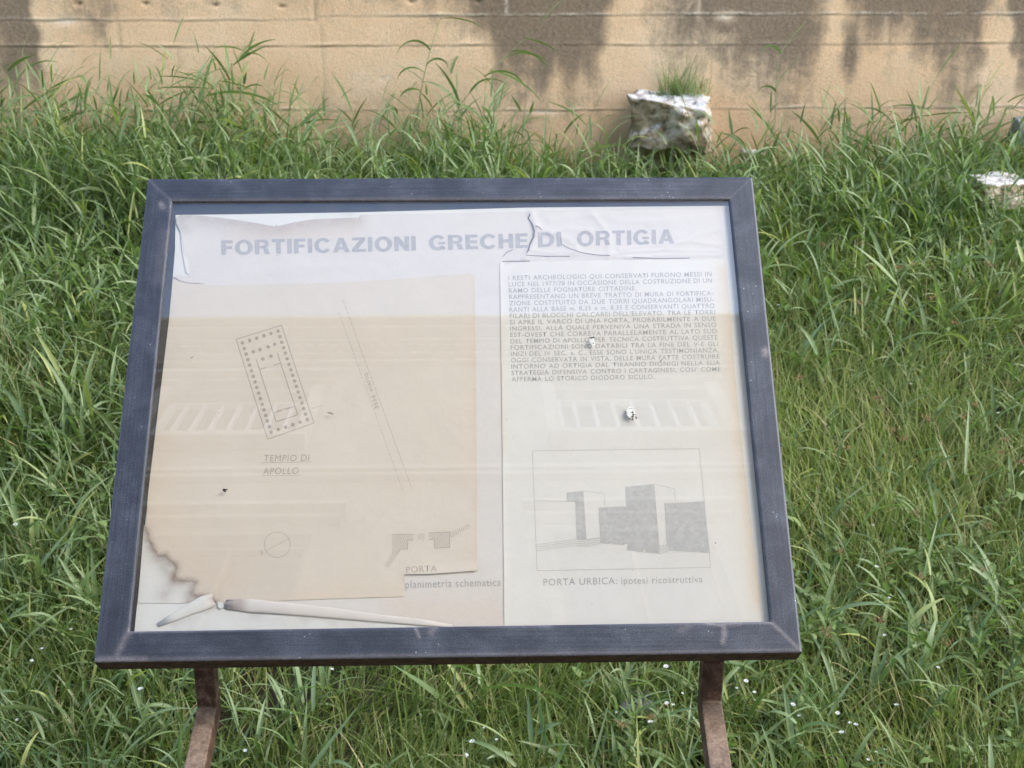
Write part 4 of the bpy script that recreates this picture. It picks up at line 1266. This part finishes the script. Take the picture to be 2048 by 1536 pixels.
def broad_grass():
    n = 23500
    y = 2.3 + (WALL_Y - 2.36) * rng.uniform(0, 1, n) ** 0.85; x = rng.uniform(-1, 1, n) * half_w(y)
    left = np.clip((-x - 0.2) / 1.2, 0, 1); top = np.clip((y - 4.6) / 1.6, 0, 1)
    dens = 0.22 + 0.40 * np.maximum(left, top) + 0.26 * np.clip(wave(x, y, 1.5, 3), -1, 1)
    keep = rng.uniform(0, 1, n) < dens
    keep &= ~((np.abs(x - 0.90) < 0.26) & (y > 5.9)) | (rng.uniform(0, 1, n) < 0.25) & (y < 6.3)
    x, y, top = x[keep], y[keep], top[keep]; n = len(x)
    tone = np.clip(0.5 + 0.15 * wave(x, y, 2, 1) + rng.normal(0, 0.24, n), 0, 1)
    big = np.where(rng.uniform(0, 1, n) < 0.32, 1.75, 1.0)
    a = culms(x, y, rng.uniform(0.08, 0.24, n) * (1 + 0.25 * top), np.abs(rng.normal(0.5, 0.3, n)), rng.uniform(0, 6.28, n),
              rng.uniform(0.11, 0.24, n) * (0.75 + 0.25 * big), rng.uniform(0.006, 0.0125, n) * big, 4, tone)
    # taller clumps along the foot of the wall, thick on the left and in front of the stained part
    px = np.concatenate([rng.normal(c_, w_, k_) for c_, w_, k_ in ((40, 90, 180), (230, 80, 100), (430, 100, 290), (590, 50, 35), (700, 60, 40), (830, 60, 50), (930, 80, 260), (1170, 50, 45), (1340, 60, 190), (1460, 45, 45), (1560, 40, 36),
                                                                  (1660, 60, 50), (1760, 60, 60), (1870, 60, 75), (1980, 70, 100))])
    n = len(px); y = rng.uniform(5.7, 6.5, n); x = 0.15 + (px - 1024) * 0.00234 * y / 6.6
    tone = np.clip(0.42 + rng.normal(0, 0.25, n), 0, 1)
    b = culms(x, y, rng.uniform(0.16, 0.52, n) * np.where(px < 560, 1.25, 1.0) * np.where(np.abs(px - 1340) < 90, 0.55, 1.0) * np.where(np.abs(px - 930) < 90, 1.15, 1.0), np.abs(rng.normal(0.32, 0.25, n)), rng.uniform(0, 6.28, n), rng.uniform(0.12, 0.26, n), rng.uniform(0.008, 0.016, n), 6, tone)
    v, f, t = merge([a, b])
    o = link('broad_grass', np_mesh('broad_grass', v, f, True, {'tone': t}), [M_BROAD])
    tag(o, 'long pale blades of broad leaved grass arching over the bank', 'grass', kind='stuff')


broad_grass()


# ---- low round-leaved herbs in patches under the grass
def herbs():
    n = 5000
    y = 2.3 + (WALL_Y - 2.6) * rng.uniform(0, 1, n) ** 1.3; x = rng.uniform(-1, 1, n) * half_w(y)
    keep = wave(x, y, 2.2, 4) + rng.normal(0, 0.3, n) > 0.4
    x, y = x[keep], y[keep]; n = len(x)
    parts = []
    for k in range(6):
        a = rng.uniform(0, 6.28, n); h = rng.uniform(0.06, 0.17, n); L = rng.uniform(0.018, 0.045, n)
        parts.append(blades(np.stack([x + rng.normal(0, 0.02, n), y + rng.normal(0, 0.02, n), gz(x, y) + h], 1), a, L, L * rng.uniform(0.35, 0.75, n), rng.uniform(0.6, 1.2, n), rng.uniform(1.3, 2.0, n), 4,
                            np.clip(rng.normal(0.5, 0.3, n), 0, 1), 0.1, 3.0, 0.2))
    v, f, t = merge(parts)
    o = link('undergrowth', np_mesh('undergrowth', v, f, True, {'tone': t}), [M_WEED])
    tag(o, 'low round leaved herbs growing in patches among the grass', 'herbs', kind='stuff')


herbs()


# ---- tall plants one can tell apart against the wall
def tall_plant(path, depth, leaves, label, stem_w=0.006, tone=0.5, group='tall grass plants along the wall'):
    """path: stem in photograph pixels at the given depth; leaves: (fraction, side angle, length, width, droop)"""
    P = np.array([at_depth(a, b, depth + 0.06 * math.sin(i * 1.7)) for i, (a, b) in enumerate(path)])
    b0 = P[0].copy(); b0[2] = float(gz(b0[0], depth)) - 0.02; b0[1] = depth
    P = np.vstack([b0, P])
    q = np.linspace(0, len(P) - 1, 18); i = np.minimum(q.astype(int), len(P) - 2); r_ = (q - i)[:, None]
    C = P[i] * (1 - r_) + P[i + 1] * r_
    for _ in range(2): C[1:-1] = (C[:-2] + 2 * C[1:-1] + C[2:]) / 4
    n = 5; V = []
    for k, c in enumerate(C):
        rr = stem_w / 2 * (1 - 0.75 * k / 17)
        for s in range(n):
            a = s * 2 * math.pi / n; V.append(c + np.array([math.cos(a) * rr, math.sin(a) * rr, 0]))
    V = np.array(V); F_ = []
    for k in range(17):
        for s in range(n): F_.append((k * n + s, k * n + (s + 1) % n, (k + 1) * n + (s + 1) % n, (k + 1) * n + s))
    root = empty('tall_grass', tuple(b0))
    inv = Matrix.Translation(tuple(-b0))
    o = link('stem', np_mesh('stem', V, np.array(F_), True, {'tone': np.full(len(V), min(1, tone + 0.2))}), [M_BROAD], root); o.matrix_parent_inverse = inv
    for fr, side, L, W, droop in leaves:
        j = fr * 17; i0 = min(16, int(j)); c = C[i0] * (1 - (j - i0)) + C[i0 + 1] * (j - i0)
        v, f, t = blades(c[None], np.array([math.radians(90) * (1 if side > 0 else -1) + random.uniform(-0.6, 0.6)]), np.array([L]) * 1.1, np.array([W]) * 1.4,
                         np.array([abs(side)]), np.array([abs(side) + droop]), 9, np.array([np.clip(tone + random.uniform(-0.25, 0.25), 0, 1)]), 0.15, 2.0, 0.5,
                         np.array([(1 if side > 0 else -1) * random.uniform(0.7, 1.35)]))
        o = link('leaf', np_mesh('leaf', v, f, True, {'tone': t}), [M_BROAD], root); o.matrix_parent_inverse = inv
    tag(root, label, 'grass plant', group)


tall_plant([(832, 300), (835, 215), (848, 150), (862, 90), (880, 40), (900, -10), (915, -60)], 6.45,
           [(0.36, -1.2, 0.12, 0.012, 1.6), (0.44, -0.9, 0.15, 0.013, 2.0), (0.47, 0.5, 0.12, 0.013, 2.4), (0.55, -0.6, 0.20, 0.011, 2.3), (0.72, 1.5, 0.20, 0.012, 0.7), (0.85, -0.9, 0.2, 0.012, 1.2), (0.9, 0.9, 0.28, 0.013, 1.2)],
           'tall thin grass stalk with drooping leaves rising past the top of the tan wall')
tall_plant([(900, 300), (905, 225), (940, 185), (985, 135), (1025, 100), (1065, 62), (1105, 22)], 6.4,
           [(0.34, -0.3, 0.22, 0.013, 0.5), (0.42, 0.5, 0.2, 0.013, 1.9), (0.52, 1.0, 0.2, 0.014, 1.8), (0.56, 1.7, 0.26, 0.013, 0.8), (0.64, 1.2, 0.25, 0.013, 1.2), (0.7, 1.4, 0.17, 0.012, 1.2), (0.8, 1.75, 0.17, 0.011, 0.5), (0.93, 0.75, 0.14, 0.009, 0.2)],
           'long grass stalk leaning to the right across the dark stained part of the wall')
tall_plant([(360, 330), (372, 260), (400, 205), (440, 160), (480, 115), (500, 105)], 6.2,
           [(0.25, -0.6, 0.28, 0.014, 0.9), (0.38, 1.5, 0.30, 0.016, 0.6), (0.5, 0.25, 0.22, 0.016, 0.2), (0.55, 1.3, 0.30, 0.015, 0.9), (0.66, 1.6, 0.20, 0.013, 0.3), (0.78, 1.0, 0.16, 0.014, 0.3), (0.85, 0.75, 0.17, 0.015, 0.7), (0.93, 1.2, 0.12, 0.013, 1.4), (0.97, 0.3, 0.1, 0.01, 0.2)],
           'bushy leaning grass plant with broad dark leaves left of the panel top', 0.008, 0.35)
tall_plant([(300, 330), (300, 260), (312, 200), (322, 150), (338, 110), (352, 75)], 6.35,
           [(0.3, -1.0, 0.2, 0.012, 0.8), (0.45, 0.9, 0.2, 0.012, 0.6), (0.58, 1.55, 0.22, 0.010, 0.2), (0.66, 1.6, 0.18, 0.010, 0.4), (0.8, -0.9, 0.14, 0.010, 0.4), (0.95, 0.4, 0.12, 0.01, 0.1)],
           'upright grass stalk with two level leaves on the plain tan wall', 0.005)
tall_plant([(486, 300), (487, 210), (486, 150), (490, 85), (488, 45)], 6.5,
           [(0.35, 0.5, 0.14, 0.011, 1.2), (0.5, -0.2, 0.13, 0.011, 2.6), (0.75, -1.1, 0.14, 0.010, 0.7)],
           'thin straight grass stem with few hanging leaves against the tan wall', 0.004, 0.6)
tall_plant([(575, 320), (577, 250), (580, 200), (582, 165)], 6.4, [(0.35, 0.5, 0.2, 0.012, 0.4), (0.6, 0.2, 0.18, 0.014, 0.2), (0.5, -0.7, 0.2, 0.012, 0.5), (0.45, 1.0, 0.22, 0.011, 0.8)],
           'short upright grass shoot in the gap between two bushy clumps', 0.005, 0.4)
tall_plant([(60, 300), (45, 220), (25, 160), (10, 130)], 6.3, [(0.3, 0.9, 0.26, 0.015, 0.5), (0.5, 0.9, 0.2, 0.014, 0.3), (0.6, -0.5, 0.22, 0.014, 0.6), (0.7, 0.5, 0.22, 0.013, 1.4), (0.9, 0.9, 0.18, 0.013, 0.5)],
           'broad leaved grass plant in front of the dark mould stripe, leftmost of all', 0.007, 0.35)
tall_plant([(105, 320), (100, 240), (92, 190), (98, 150)], 6.4, [(0.4, 0.7, 0.24, 0.014, 0.9), (0.55, 0.9, 0.2, 0.012, 0.4), (0.8, 1.1, 0.16, 0.012, 0.3), (0.5, -0.9, 0.2, 0.012, 0.6)],
           'grass plant with spreading leaves at the edge of the dark mould stripe', 0.006, 0.45)
tall_plant([(1150, 320), (1165, 270), (1185, 225), (1198, 200)], 6.35, [(0.3, 1.0, 0.24, 0.013, 0.6), (0.5, 0.9, 0.2, 0.011, 0.6), (0.6, -0.8, 0.2, 0.012, 0.7), (0.8, 0.5, 0.15, 0.012, 0.2)],
           'low grass plant with fanned leaves just left of the pale stone block', 0.005, 0.55)
tall_plant([(1545, 330), (1550, 260), (1552, 170), (1556, 110), (1575, 85), (1592, 75)], 6.45, [(0.3, -0.6, 0.2, 0.011, 0.3), (0.48, -0.6, 0.13, 0.013, 2.3), (0.5, 0.4, 0.16, 0.01, 0.5), (0.7, -0.4, 0.12, 0.014, 2.4), (0.85, 0.8, 0.12, 0.011, 0.1)],
           'tall slender grass stalk on the stained wall right of the stone block', 0.005, 0.6)
tall_plant([(1640, 330), (1642, 260), (1645, 210), (1640, 175)], 6.4, [(0.3, 0.6, 0.2, 0.012, 0.2), (0.5, 0.5, 0.18, 0.011, 0.2), (0.4, -0.6, 0.22, 0.013, 0.4), (0.7, 0.2, 0.14, 0.01, 0.1)],
           'stiff upright grass shoot below the pale gap between mould stains', 0.004, 0.55)
tall_plant([(1752, 340), (1757, 270), (1762, 230), (1758, 190)], 6.35, [(0.35, -0.9, 0.2, 0.012, 0.3), (0.5, 0.9, 0.22, 0.012, 0.5), (0.75, -0.3, 0.15, 0.014, 0.2), (0.6, 1.2, 0.2, 0.01, 0.4)],
           'grass shoot with one dark blade pointing up on the right hand wall', 0.005, 0.35)
tall_plant([(1820, 340), (1835, 250), (1860, 180), (1885, 130), (1903, 105)], 6.4, [(0.3, 0.9, 0.26, 0.012, 0.6), (0.45, 1.4, 0.22, 0.010, 0.2), (0.5, -1.3, 0.2, 0.011, 0.3), (0.7, 0.5, 0.17, 0.010, 0.1), (0.9, 0.8, 0.1, 0.008, 0.1)],
           'wiry grass stalk leaning right with a thin seed tip on the stained wall', 0.004, 0.6)
tall_plant([(1930, 350), (1945, 260), (1965, 190), (1982, 140)], 6.3, [(0.3, -0.9, 0.22, 0.012, 0.5), (0.4, 0.7, 0.24, 0.012, 0.5), (0.55, -0.5, 0.2, 0.013, 0.2), (0.75, 0.5, 0.18, 0.012, 0.2)],
           'yellowish grass stalk leaning right, rightmost along the wall', 0.005, 0.85)
tall_plant([(700, 330), (702, 270), (708, 225), (722, 190)], 6.45, [(0.3, -0.7, 0.2, 0.01, 0.5), (0.45, 0.8, 0.18, 0.01, 0.6), (0.6, 0.4, 0.15, 0.009, 0.3), (0.7, -0.3, 0.14, 0.009, 0.2)],
           'small fine grass shoot left of the tall drooping stalk', 0.004, 0.5)
# plants near the viewer
tall_plant([(900, 1500), (925, 1440), (955, 1380), (985, 1330)], 3.35, [(0.3, -0.9, 0.2, 0.012, 1.2), (0.4, 0.8, 0.26, 0.016, 0.9), (0.55, -1.2, 0.30, 0.02, 0.4), (0.6, 1.3, 0.2, 0.014, 1.0), (0.75, 1.2, 0.26, 0.02, 0.9), (0.85, -0.8, 0.2, 0.017, 1.3)],
           'broad bluish grass plant under the middle of the panel frame', 0.006, 0.65, 'tall grass plants on the bank')
tall_plant([(490, 1500), (530, 1440), (570, 1390), (590, 1370)], 3.3, [(0.3, 1.0, 0.2, 0.013, 0.6), (0.5, -1.0, 0.28, 0.015, 0.5), (0.6, 1.2, 0.3, 0.015, 0.8), (0.85, 1.1, 0.2, 0.014, 0.8)],
           'grass plant with wide blades between the two panel legs beside the browner one', 0.006, 0.7, 'tall grass plants on the bank')
tall_plant([(190, 720), (192, 660), (190, 610), (185, 560)], 5.0, [(0.25, 0.9, 0.3, 0.013, 0.9), (0.45, -0.5, 0.16, 0.018, 0.2), (0.5, 1.3, 0.22, 0.012, 0.9), (0.62, 0.9, 0.3, 0.012, 0.6), (0.8, -0.4, 0.17, 0.02, 0.2), (0.9, 1.2, 0.14, 0.012, 1.1)],
           'bright yellow-green grass shoot standing left of the panel frame', 0.007, 0.95, 'tall grass plants on the bank')
tall_plant([(1800, 900), (1850, 800), (1920, 710), (1990, 630), (2050, 570)], 4.7, [(0.4, 0.9, 0.26, 0.012, 1.3), (0.55, 1.2, 0.34, 0.014, 0.6), (0.65, -0.6, 0.2, 0.013, 2.0), (0.75, 1.4, 0.36, 0.015, 0.3), (0.85, 1.0, 0.3, 0.013, 0.4)],
           'long bright grass stalk leaning right beside the panel frame', 0.007, 0.9, 'tall grass plants on the bank')
tall_plant([(1720, 1250), (1730, 1190), (1760, 1120), (1765, 1080)], 3.9, [(0.4, 0.6, 0.2, 0.016, 0.5), (0.6, 0.7, 0.22, 0.02, 0.2), (0.5, -0.9, 0.2, 0.012, 0.9)],
           'blue-green grass shoot with a wide blade near the lower right frame corner', 0.005, 0.6, 'tall grass plants on the bank')
tall_plant([(1890, 1500), (1888, 1430), (1895, 1360), (1915, 1300)], 3.5, [(0.3, 0.8, 0.22, 0.012, 0.8), (0.35, -0.9, 0.22, 0.014, 0.8), (0.55, 0.7, 0.2, 0.013, 0.3), (0.7, 0.4, 0.2, 0.014, 0.3), (0.6, 1.4, 0.24, 0.014, 0.6)],
           'upright grass shoot with pale blades far right of the leg', 0.005, 0.8, 'tall grass plants on the bank')


# ---- stones
def stone(name, c, size, mat, label, cat, seed, rough=0.10, sub=5, rot=0.0, boxy=0.85):
    bm = bmesh.new()
    bmesh.ops.create_icosphere(bm, subdivisions=sub, radius=1.0)
    r2 = np.random.default_rng(seed); kk = r2.normal(size=(14, 3)) * np.linspace(1.2, 16, 14)[:, None]; ph = r2.uniform(0, 6, 14)
    for v in bm.verts:
        p = np.array(v.co)
        q = np.sign(p) * np.abs(p) ** boxy
        q = q / max(np.max(np.abs(q)), 1e-6) * (0.75 + 0.25 * np.linalg.norm(p))
        m_ = 1 + rough * sum(math.sin(kk[i] @ p + ph[i]) / (1 + 0.35 * i) for i in range(14)) * 0.6
        m_ -= rough * 1.2 * max(0.0, math.sin(3.1 * p[0] + ph[0]) * math.sin(2.7 * p[2] + ph[1]) * math.sin(2.2 * p[1] + ph[2])) ** 1.2 * 2
        v.co = Vector(q * m_ * np.array(size) / 2)
    me = bpy.data.meshes.new(name); bm.to_mesh(me); bm.free()
    me.polygons.foreach_set('use_smooth', [True] * len(me.polygons))
    o = link(name, me, [mat]); o.location = tuple(c); o.rotation_euler = (0.1, 0.05, rot)
    return tag(o, label, cat)


c = at_depth(1343, 238, 6.5)
stone('stone_block', (c[0], 6.53, c[2] - 0.012), (0.345, 0.25, 0.235), M_STONE, 'pale weathered limestone block projecting from the concrete wall', 'stone', 21, 0.12, 6, -0.2, 0.9)


def ground_hit(x, y, lift):
    d = ray(x, y); lo, hi = 2.2, WALL_Y - 0.05
    for _ in range(40):
        m_ = (lo + hi) / 2; p = CAM + d * (m_ / d[1])
        if p[2] > gz(p[0], m_) + lift: lo = m_
        else: hi = m_
    return CAM + d * (hi / d[1])


c = ground_hit(1500, 318, 0.18); stone('stone', c, (0.085, 0.07, 0.08), M_STONE, 'small whitish stone in the grass above the upper right frame corner', 'stone', 5, 0.1, 4)
c = ground_hit(1992, 382, 0.19); stone('stone', c, (0.24, 0.15, 0.12), M_STONE, 'flat pale stone lying in the grass at the right edge of the bank', 'stone', 8, 0.1, 5, 0.3)
c = at_depth(2046, 262, 6.5); stone('stone', c, (0.10, 0.10, 0.12), M_GREYSTONE, 'grey stone at the foot of the wall under the dark mould at the right', 'stone', 9, 0.1, 4)
c = ground_hit(3, 382, 0.12); stone('stone', c, (0.05, 0.05, 0.035), M_STONE, 'tiny pinkish stone among the leaves at the left edge', 'stone', 12, 0.1, 3)
c = ground_hit(1268, 1412, 0.07); stone('stone', c, (0.10, 0.08, 0.05), M_DARKSTONE, 'half hidden grey stone in the grass left of the right panel leg', 'stone', 14, 0.1, 4)


# ---- tuft on the stone
def tuft():
    n = 400
    c = at_depth(1362, 186, 6.5)
    a = rng.uniform(0, 6.28, n); r_ = rng.uniform(0, 1, n) ** 0.7
    x = c[0] + 0.01 + np.cos(a) * r_ * 0.125; y = 6.55 + np.sin(a) * r_ * 0.07
    az = np.where(rng.uniform(0, 1, n) < 0.75, a + rng.normal(0, 0.5, n), rng.uniform(0, 6.28, n))
    L = rng.uniform(0.04, 0.30, n) * (1.25 - 0.6 * r_) * np.where(rng.uniform(0, 1, n) < 0.12, 1.55, 1)
    th0 = np.abs(rng.normal(0.1, 0.4, n)) + 0.3 * r_; th1 = th0 + np.abs(rng.normal(0.7, 0.6, n))
    v, f, t = blades(np.stack([x, y, np.full(n, c[2] - 0.02)], 1), az, L, rng.uniform(0.0016, 0.0032, n), th0, th1, 4, np.clip(rng.normal(0.45, 0.25, n), 0, 0.9))
    o = link('grass_tuft', np_mesh('grass_tuft', v, f, True, {'tone': t}), [M_BROAD])
    tag(o, 'fine wispy grass tuft growing on top of the pale stone block', 'grass tuft')


tuft()


# ---- sedge heads, panicles, flowers: one of each kind, then copies
def place_copies(proto_list, spots, lift, label_fn, cat, group):
    for k, (px, py) in enumerate(spots):
        p = ground_hit(px, py, lift)
        src = proto_list[k % len(proto_list)]
        o = src if k < len(proto_list) else src.copy()
        if k >= len(proto_list): COL.objects.link(o)
        s = random.uniform(0.8, 1.2)
        o.scale = (s, s, s)
        o.location = (p[0], p[1], p[2])
        o.rotation_euler = (random.uniform(-0.25, 0.25), random.uniform(-0.25, 0.25), random.uniform(0, 6.28))
        tag(o, label_fn(px, py), cat, group)


def stem_blade(h, w_=0.0022):
    return blades(np.array([[0, 0, -h]]), np.array([0.0]), np.array([h]), np.array([w_]), np.array([0.02]), np.array([0.0]), 2, np.array([0.1]), 0, 3, 1)


def sedge_mesh():
    n = 34
    a = rng.uniform(0, 6.28, n)
    base = np.zeros((n, 3)); rr = np.where(np.arange(n) < 6, 0.0, rng.uniform(0.004, 0.024, n))
    base[:, 0] = np.cos(a) * rr; base[:, 1] = np.sin(a) * rr; base[:, 2] = rng.uniform(0, 0.008, n) + rr * 0.4
    p1 = blades(base, a + rng.normal(0, 0.8, n), rng.uniform(0.008, 0.016, n), rng.uniform(0.0025, 0.0045, n), rng.uniform(0.2, 1.0, n), rng.uniform(0.6, 1.6, n), 2, rng.uniform(0, 1, n), 0, 1.5, 0.7)
    m_ = 7; aa = np.arange(m_) * 0.9 + 0.3
    p2 = blades(np.zeros((m_, 3)), aa, np.full(m_, 0.022), np.full(m_, 0.0014), rng.uniform(0.6, 1.1, m_), rng.uniform(0.9, 1.3, m_), 2, np.full(m_, 0.4))
    v, f, t = merge([p1, p2, stem_blade(0.16)])
    return np_mesh('sedge_head', v, f, True, {'tone': t})


def panicle_mesh():
    n = 46
    z = rng.uniform(0, 0.06, n); a = rng.uniform(0, 6.28, n)
    base = np.stack([np.zeros(n), np.zeros(n), z], 1)
    p1 = blades(base, a, rng.uniform(0.007, 0.018, n) * (1.15 - z / 0.07), rng.uniform(0.002, 0.0038, n), rng.uniform(0.25, 0.8, n), rng.uniform(0.5, 1.2, n), 2, rng.uniform(0, 1, n), 0, 1.4, 0.6)
    st = blades(np.array([[0, 0, -0.16]]), np.array([0.0]), np.array([0.22]), np.array([0.002]), np.array([0.0]), np.array([0.0]), 2, np.array([0.4]), 0, 3, 1)
    v, f, t = merge([p1, st])
    return np_mesh('seed_panicle', v, f, True, {'tone': t})


def flower_mesh(n, L, W):
    a = np.arange(n) * 2 * math.pi / n + 0.2
    p1 = blades(np.zeros((n, 3)), a, np.full(n, L), np.full(n, W), np.full(n, 0.9), np.full(n, 1.5), 3, rng.uniform(0, 1, n), 0, 5.0, 0.4)
    p2 = blades(np.zeros((n, 3)), a + 0.3, np.full(n, L * 0.6), np.full(n, W * 0.9), np.full(n, 0.3), np.full(n, 0.9), 2, rng.uniform(0, 1, n), 0, 5.0, 0.5)
    v, f, t = merge([p1, p2])
    v2, f2, t2 = stem_blade(0.13, 0.0016)
    me = np_mesh('white_flower', np.vstack([v, v2]), np.vstack([f, f2 + len(v)]), True, {'tone': np.concatenate([t, t2])})
    me.materials.append(M_PETAL); me.materials.append(M_WEED)
    mi = np.zeros(len(me.polygons), np.int32); mi[len(f):] = 1
    me.polygons.foreach_set('material_index', mi)
    return me


FLOWERS = [(31, 1050), (142, 1259), (85, 1298), (64, 1322), (281, 1379), (34, 1440), (490, 1502), (1746, 1051), (1753, 1134), (1779, 1196), (1876, 1336), (1769, 1271), (1675, 1427), (1598, 1432), (1683, 1466),
           (1509, 1385), (1793, 1411), (1768, 1500), (1753, 1506), (1736, 1520), (1586, 1410), (664, 1339), (945, 1484), (968, 1456), (1332, 1334), (1365, 1387), (1334, 1407), (1347, 1410), (1492, 1363), (1474, 1377),
           (1301, 1445), (1233, 1425), (932, 1511), (993, 1480), (1557, 611), (1822, 768), (1997, 827), (1700, 1446), (1712, 1450)]
protos = [link('white_flower', flower_mesh(7, 0.0085, 0.005)), link('white_flower', flower_mesh(5, 0.0055, 0.004))]


def flower_label(px, py):
    if px < 700: return 'tiny white wildflower in the grass around the left panel leg and corner'
    if px < 1480: return 'tiny white wildflower in the grass between the two panel legs'
    if py < 900: return 'tiny white wildflower in the grass beside the right frame rail'
    return 'tiny white wildflower in the grass right of the right panel leg'


place_copies(protos, FLOWERS, 0.185, flower_label, 'flower', 'white wildflowers in the grass')
SEDGES = [(1646, 495), (1719, 491), (1738, 540), (1797, 540), (1828, 535), (2014, 447), (1810, 408), (1980, 490), (1985, 535), (1910, 650), (1948, 815), (1926, 841), (1856, 845), (1751, 800), (2018, 772), (1785, 868), (1803, 882),
          (2012, 885), (2003, 907), (1833, 1034), (1979, 1062), (1702, 1055), (1680, 1110), (1845, 1162), (1964, 1146), (1764, 1248), (1654, 1275), (1893, 1293), (2040, 930), (1720, 610), (1870, 600), (1300, 1440), (1250, 1455), (1690, 900), (1600, 760)]
SP = [link('sedge_head', sedge_mesh(), [M_SEDGE]) for _ in range(3)]
place_copies(SP, SEDGES, 0.225, lambda px, py: 'reddish brown sedge seed head in the grass ' + ('right of the panel frame' if px > 1500 else 'left of the right panel leg'), 'seed head', 'brown sedge seed heads')
PANS = [(1720, 1275), (1670, 1160), (1730, 1120), (1780, 1300), (1835, 1290), (1560, 1410), (1990, 1200), (2005, 1215), (1955, 1250), (1905, 1060), (1960, 1075), (1590, 1330), (1550, 1340), (1745, 1420), (1690, 1480), (1930, 1440), (1975, 1440),
        (130, 1030), (165, 1035), (60, 1190), (135, 1210), (165, 1250), (90, 1300), (130, 1305), (20, 1340), (170, 1360), (290, 1520), (765, 1500), (835, 1470), (835, 1340), (805, 1490), (870, 1430), (890, 1495), (1080, 1530), (1210, 1360), (1315, 1460),
        (1140, 1500), (40, 1085), (75, 1150), (100, 1110), (1600, 930), (1640, 990), (1850, 970), (1950, 900), (2020, 1000)]
PP = [link('seed_panicle', panicle_mesh(), [M_PANICLE]) for _ in range(3)]
place_copies(PP, PANS, 0.205, lambda px, py: 'pale yellowish grass panicle ' + ('left of the lower panel frame' if px < 300 else 'between the two panel legs' if px < 1450 else 'right of the panel frame'), 'seed head', 'pale grass panicles')


# ---- broad-leaved weeds
def weed(px, py, h, nl, L, W, label):
    p = ground_hit(px, py, h)
    g = float(gz(p[0], p[1])); root = empty('leafy_weed', (p[0], p[1], g))
    inv = Matrix.Translation((-p[0], -p[1], -g))
    H = h + 0.02
    v, f, t = blades(np.array([[p[0], p[1], g]]), np.array([0.5]), np.array([H]), np.array([0.005]), np.array([0.05]), np.array([0.05]), 4, np.array([0.6]), 0, 4, 1)
    o = link('stem', np_mesh('stem', v, f, True, {'tone': t}), [M_WEED], root); o.matrix_parent_inverse = inv
    for k in range(nl):
        a = k * 2.4; fr = 0.35 + 0.65 * k / (nl - 1); ln = L * (1.1 - 0.5 * fr) if k < nl - 3 else L * 0.55
        v, f, t = blades(np.array([[p[0], p[1], g + H * fr]]), np.array([a]), np.array([ln]), np.array([W * ln / L]), np.array([1.15 - 0.75 * fr]), np.array([1.75 - 0.7 * fr]), 7,
                         np.array([random.uniform(0.2, 1)]), 0.14, 2.2, 0.15)
        o = link('leaf', np_mesh('leaf', v, f, True, {'tone': t}), [M_WEED], root); o.matrix_parent_inverse = inv
    tag(root, label, 'weed', 'broad leaved weeds')


weed(1612, 1372, 0.19, 14, 0.10, 0.022, 'green weed with a whorl of pointed leaves right of the right panel leg')
weed(1268, 1440, 0.18, 14, 0.10, 0.02, 'green weed with narrow pointed leaves left of the right panel leg')
weed(1655, 1225, 0.2, 11, 0.09, 0.024, 'green weed with pointed leaves at the lower right frame corner')
weed(1960, 1290, 0.17, 12, 0.09, 0.018, 'light green pointed weed at the far right of the bank')
weed(1255, 1515, 0.13, 9, 0.09, 0.03, 'low weed with rounded leaves at the bottom between the legs')
weed(290, 1455, 0.12, 9, 0.10, 0.034, 'low broad weed with rounded leaves left of the left panel leg')
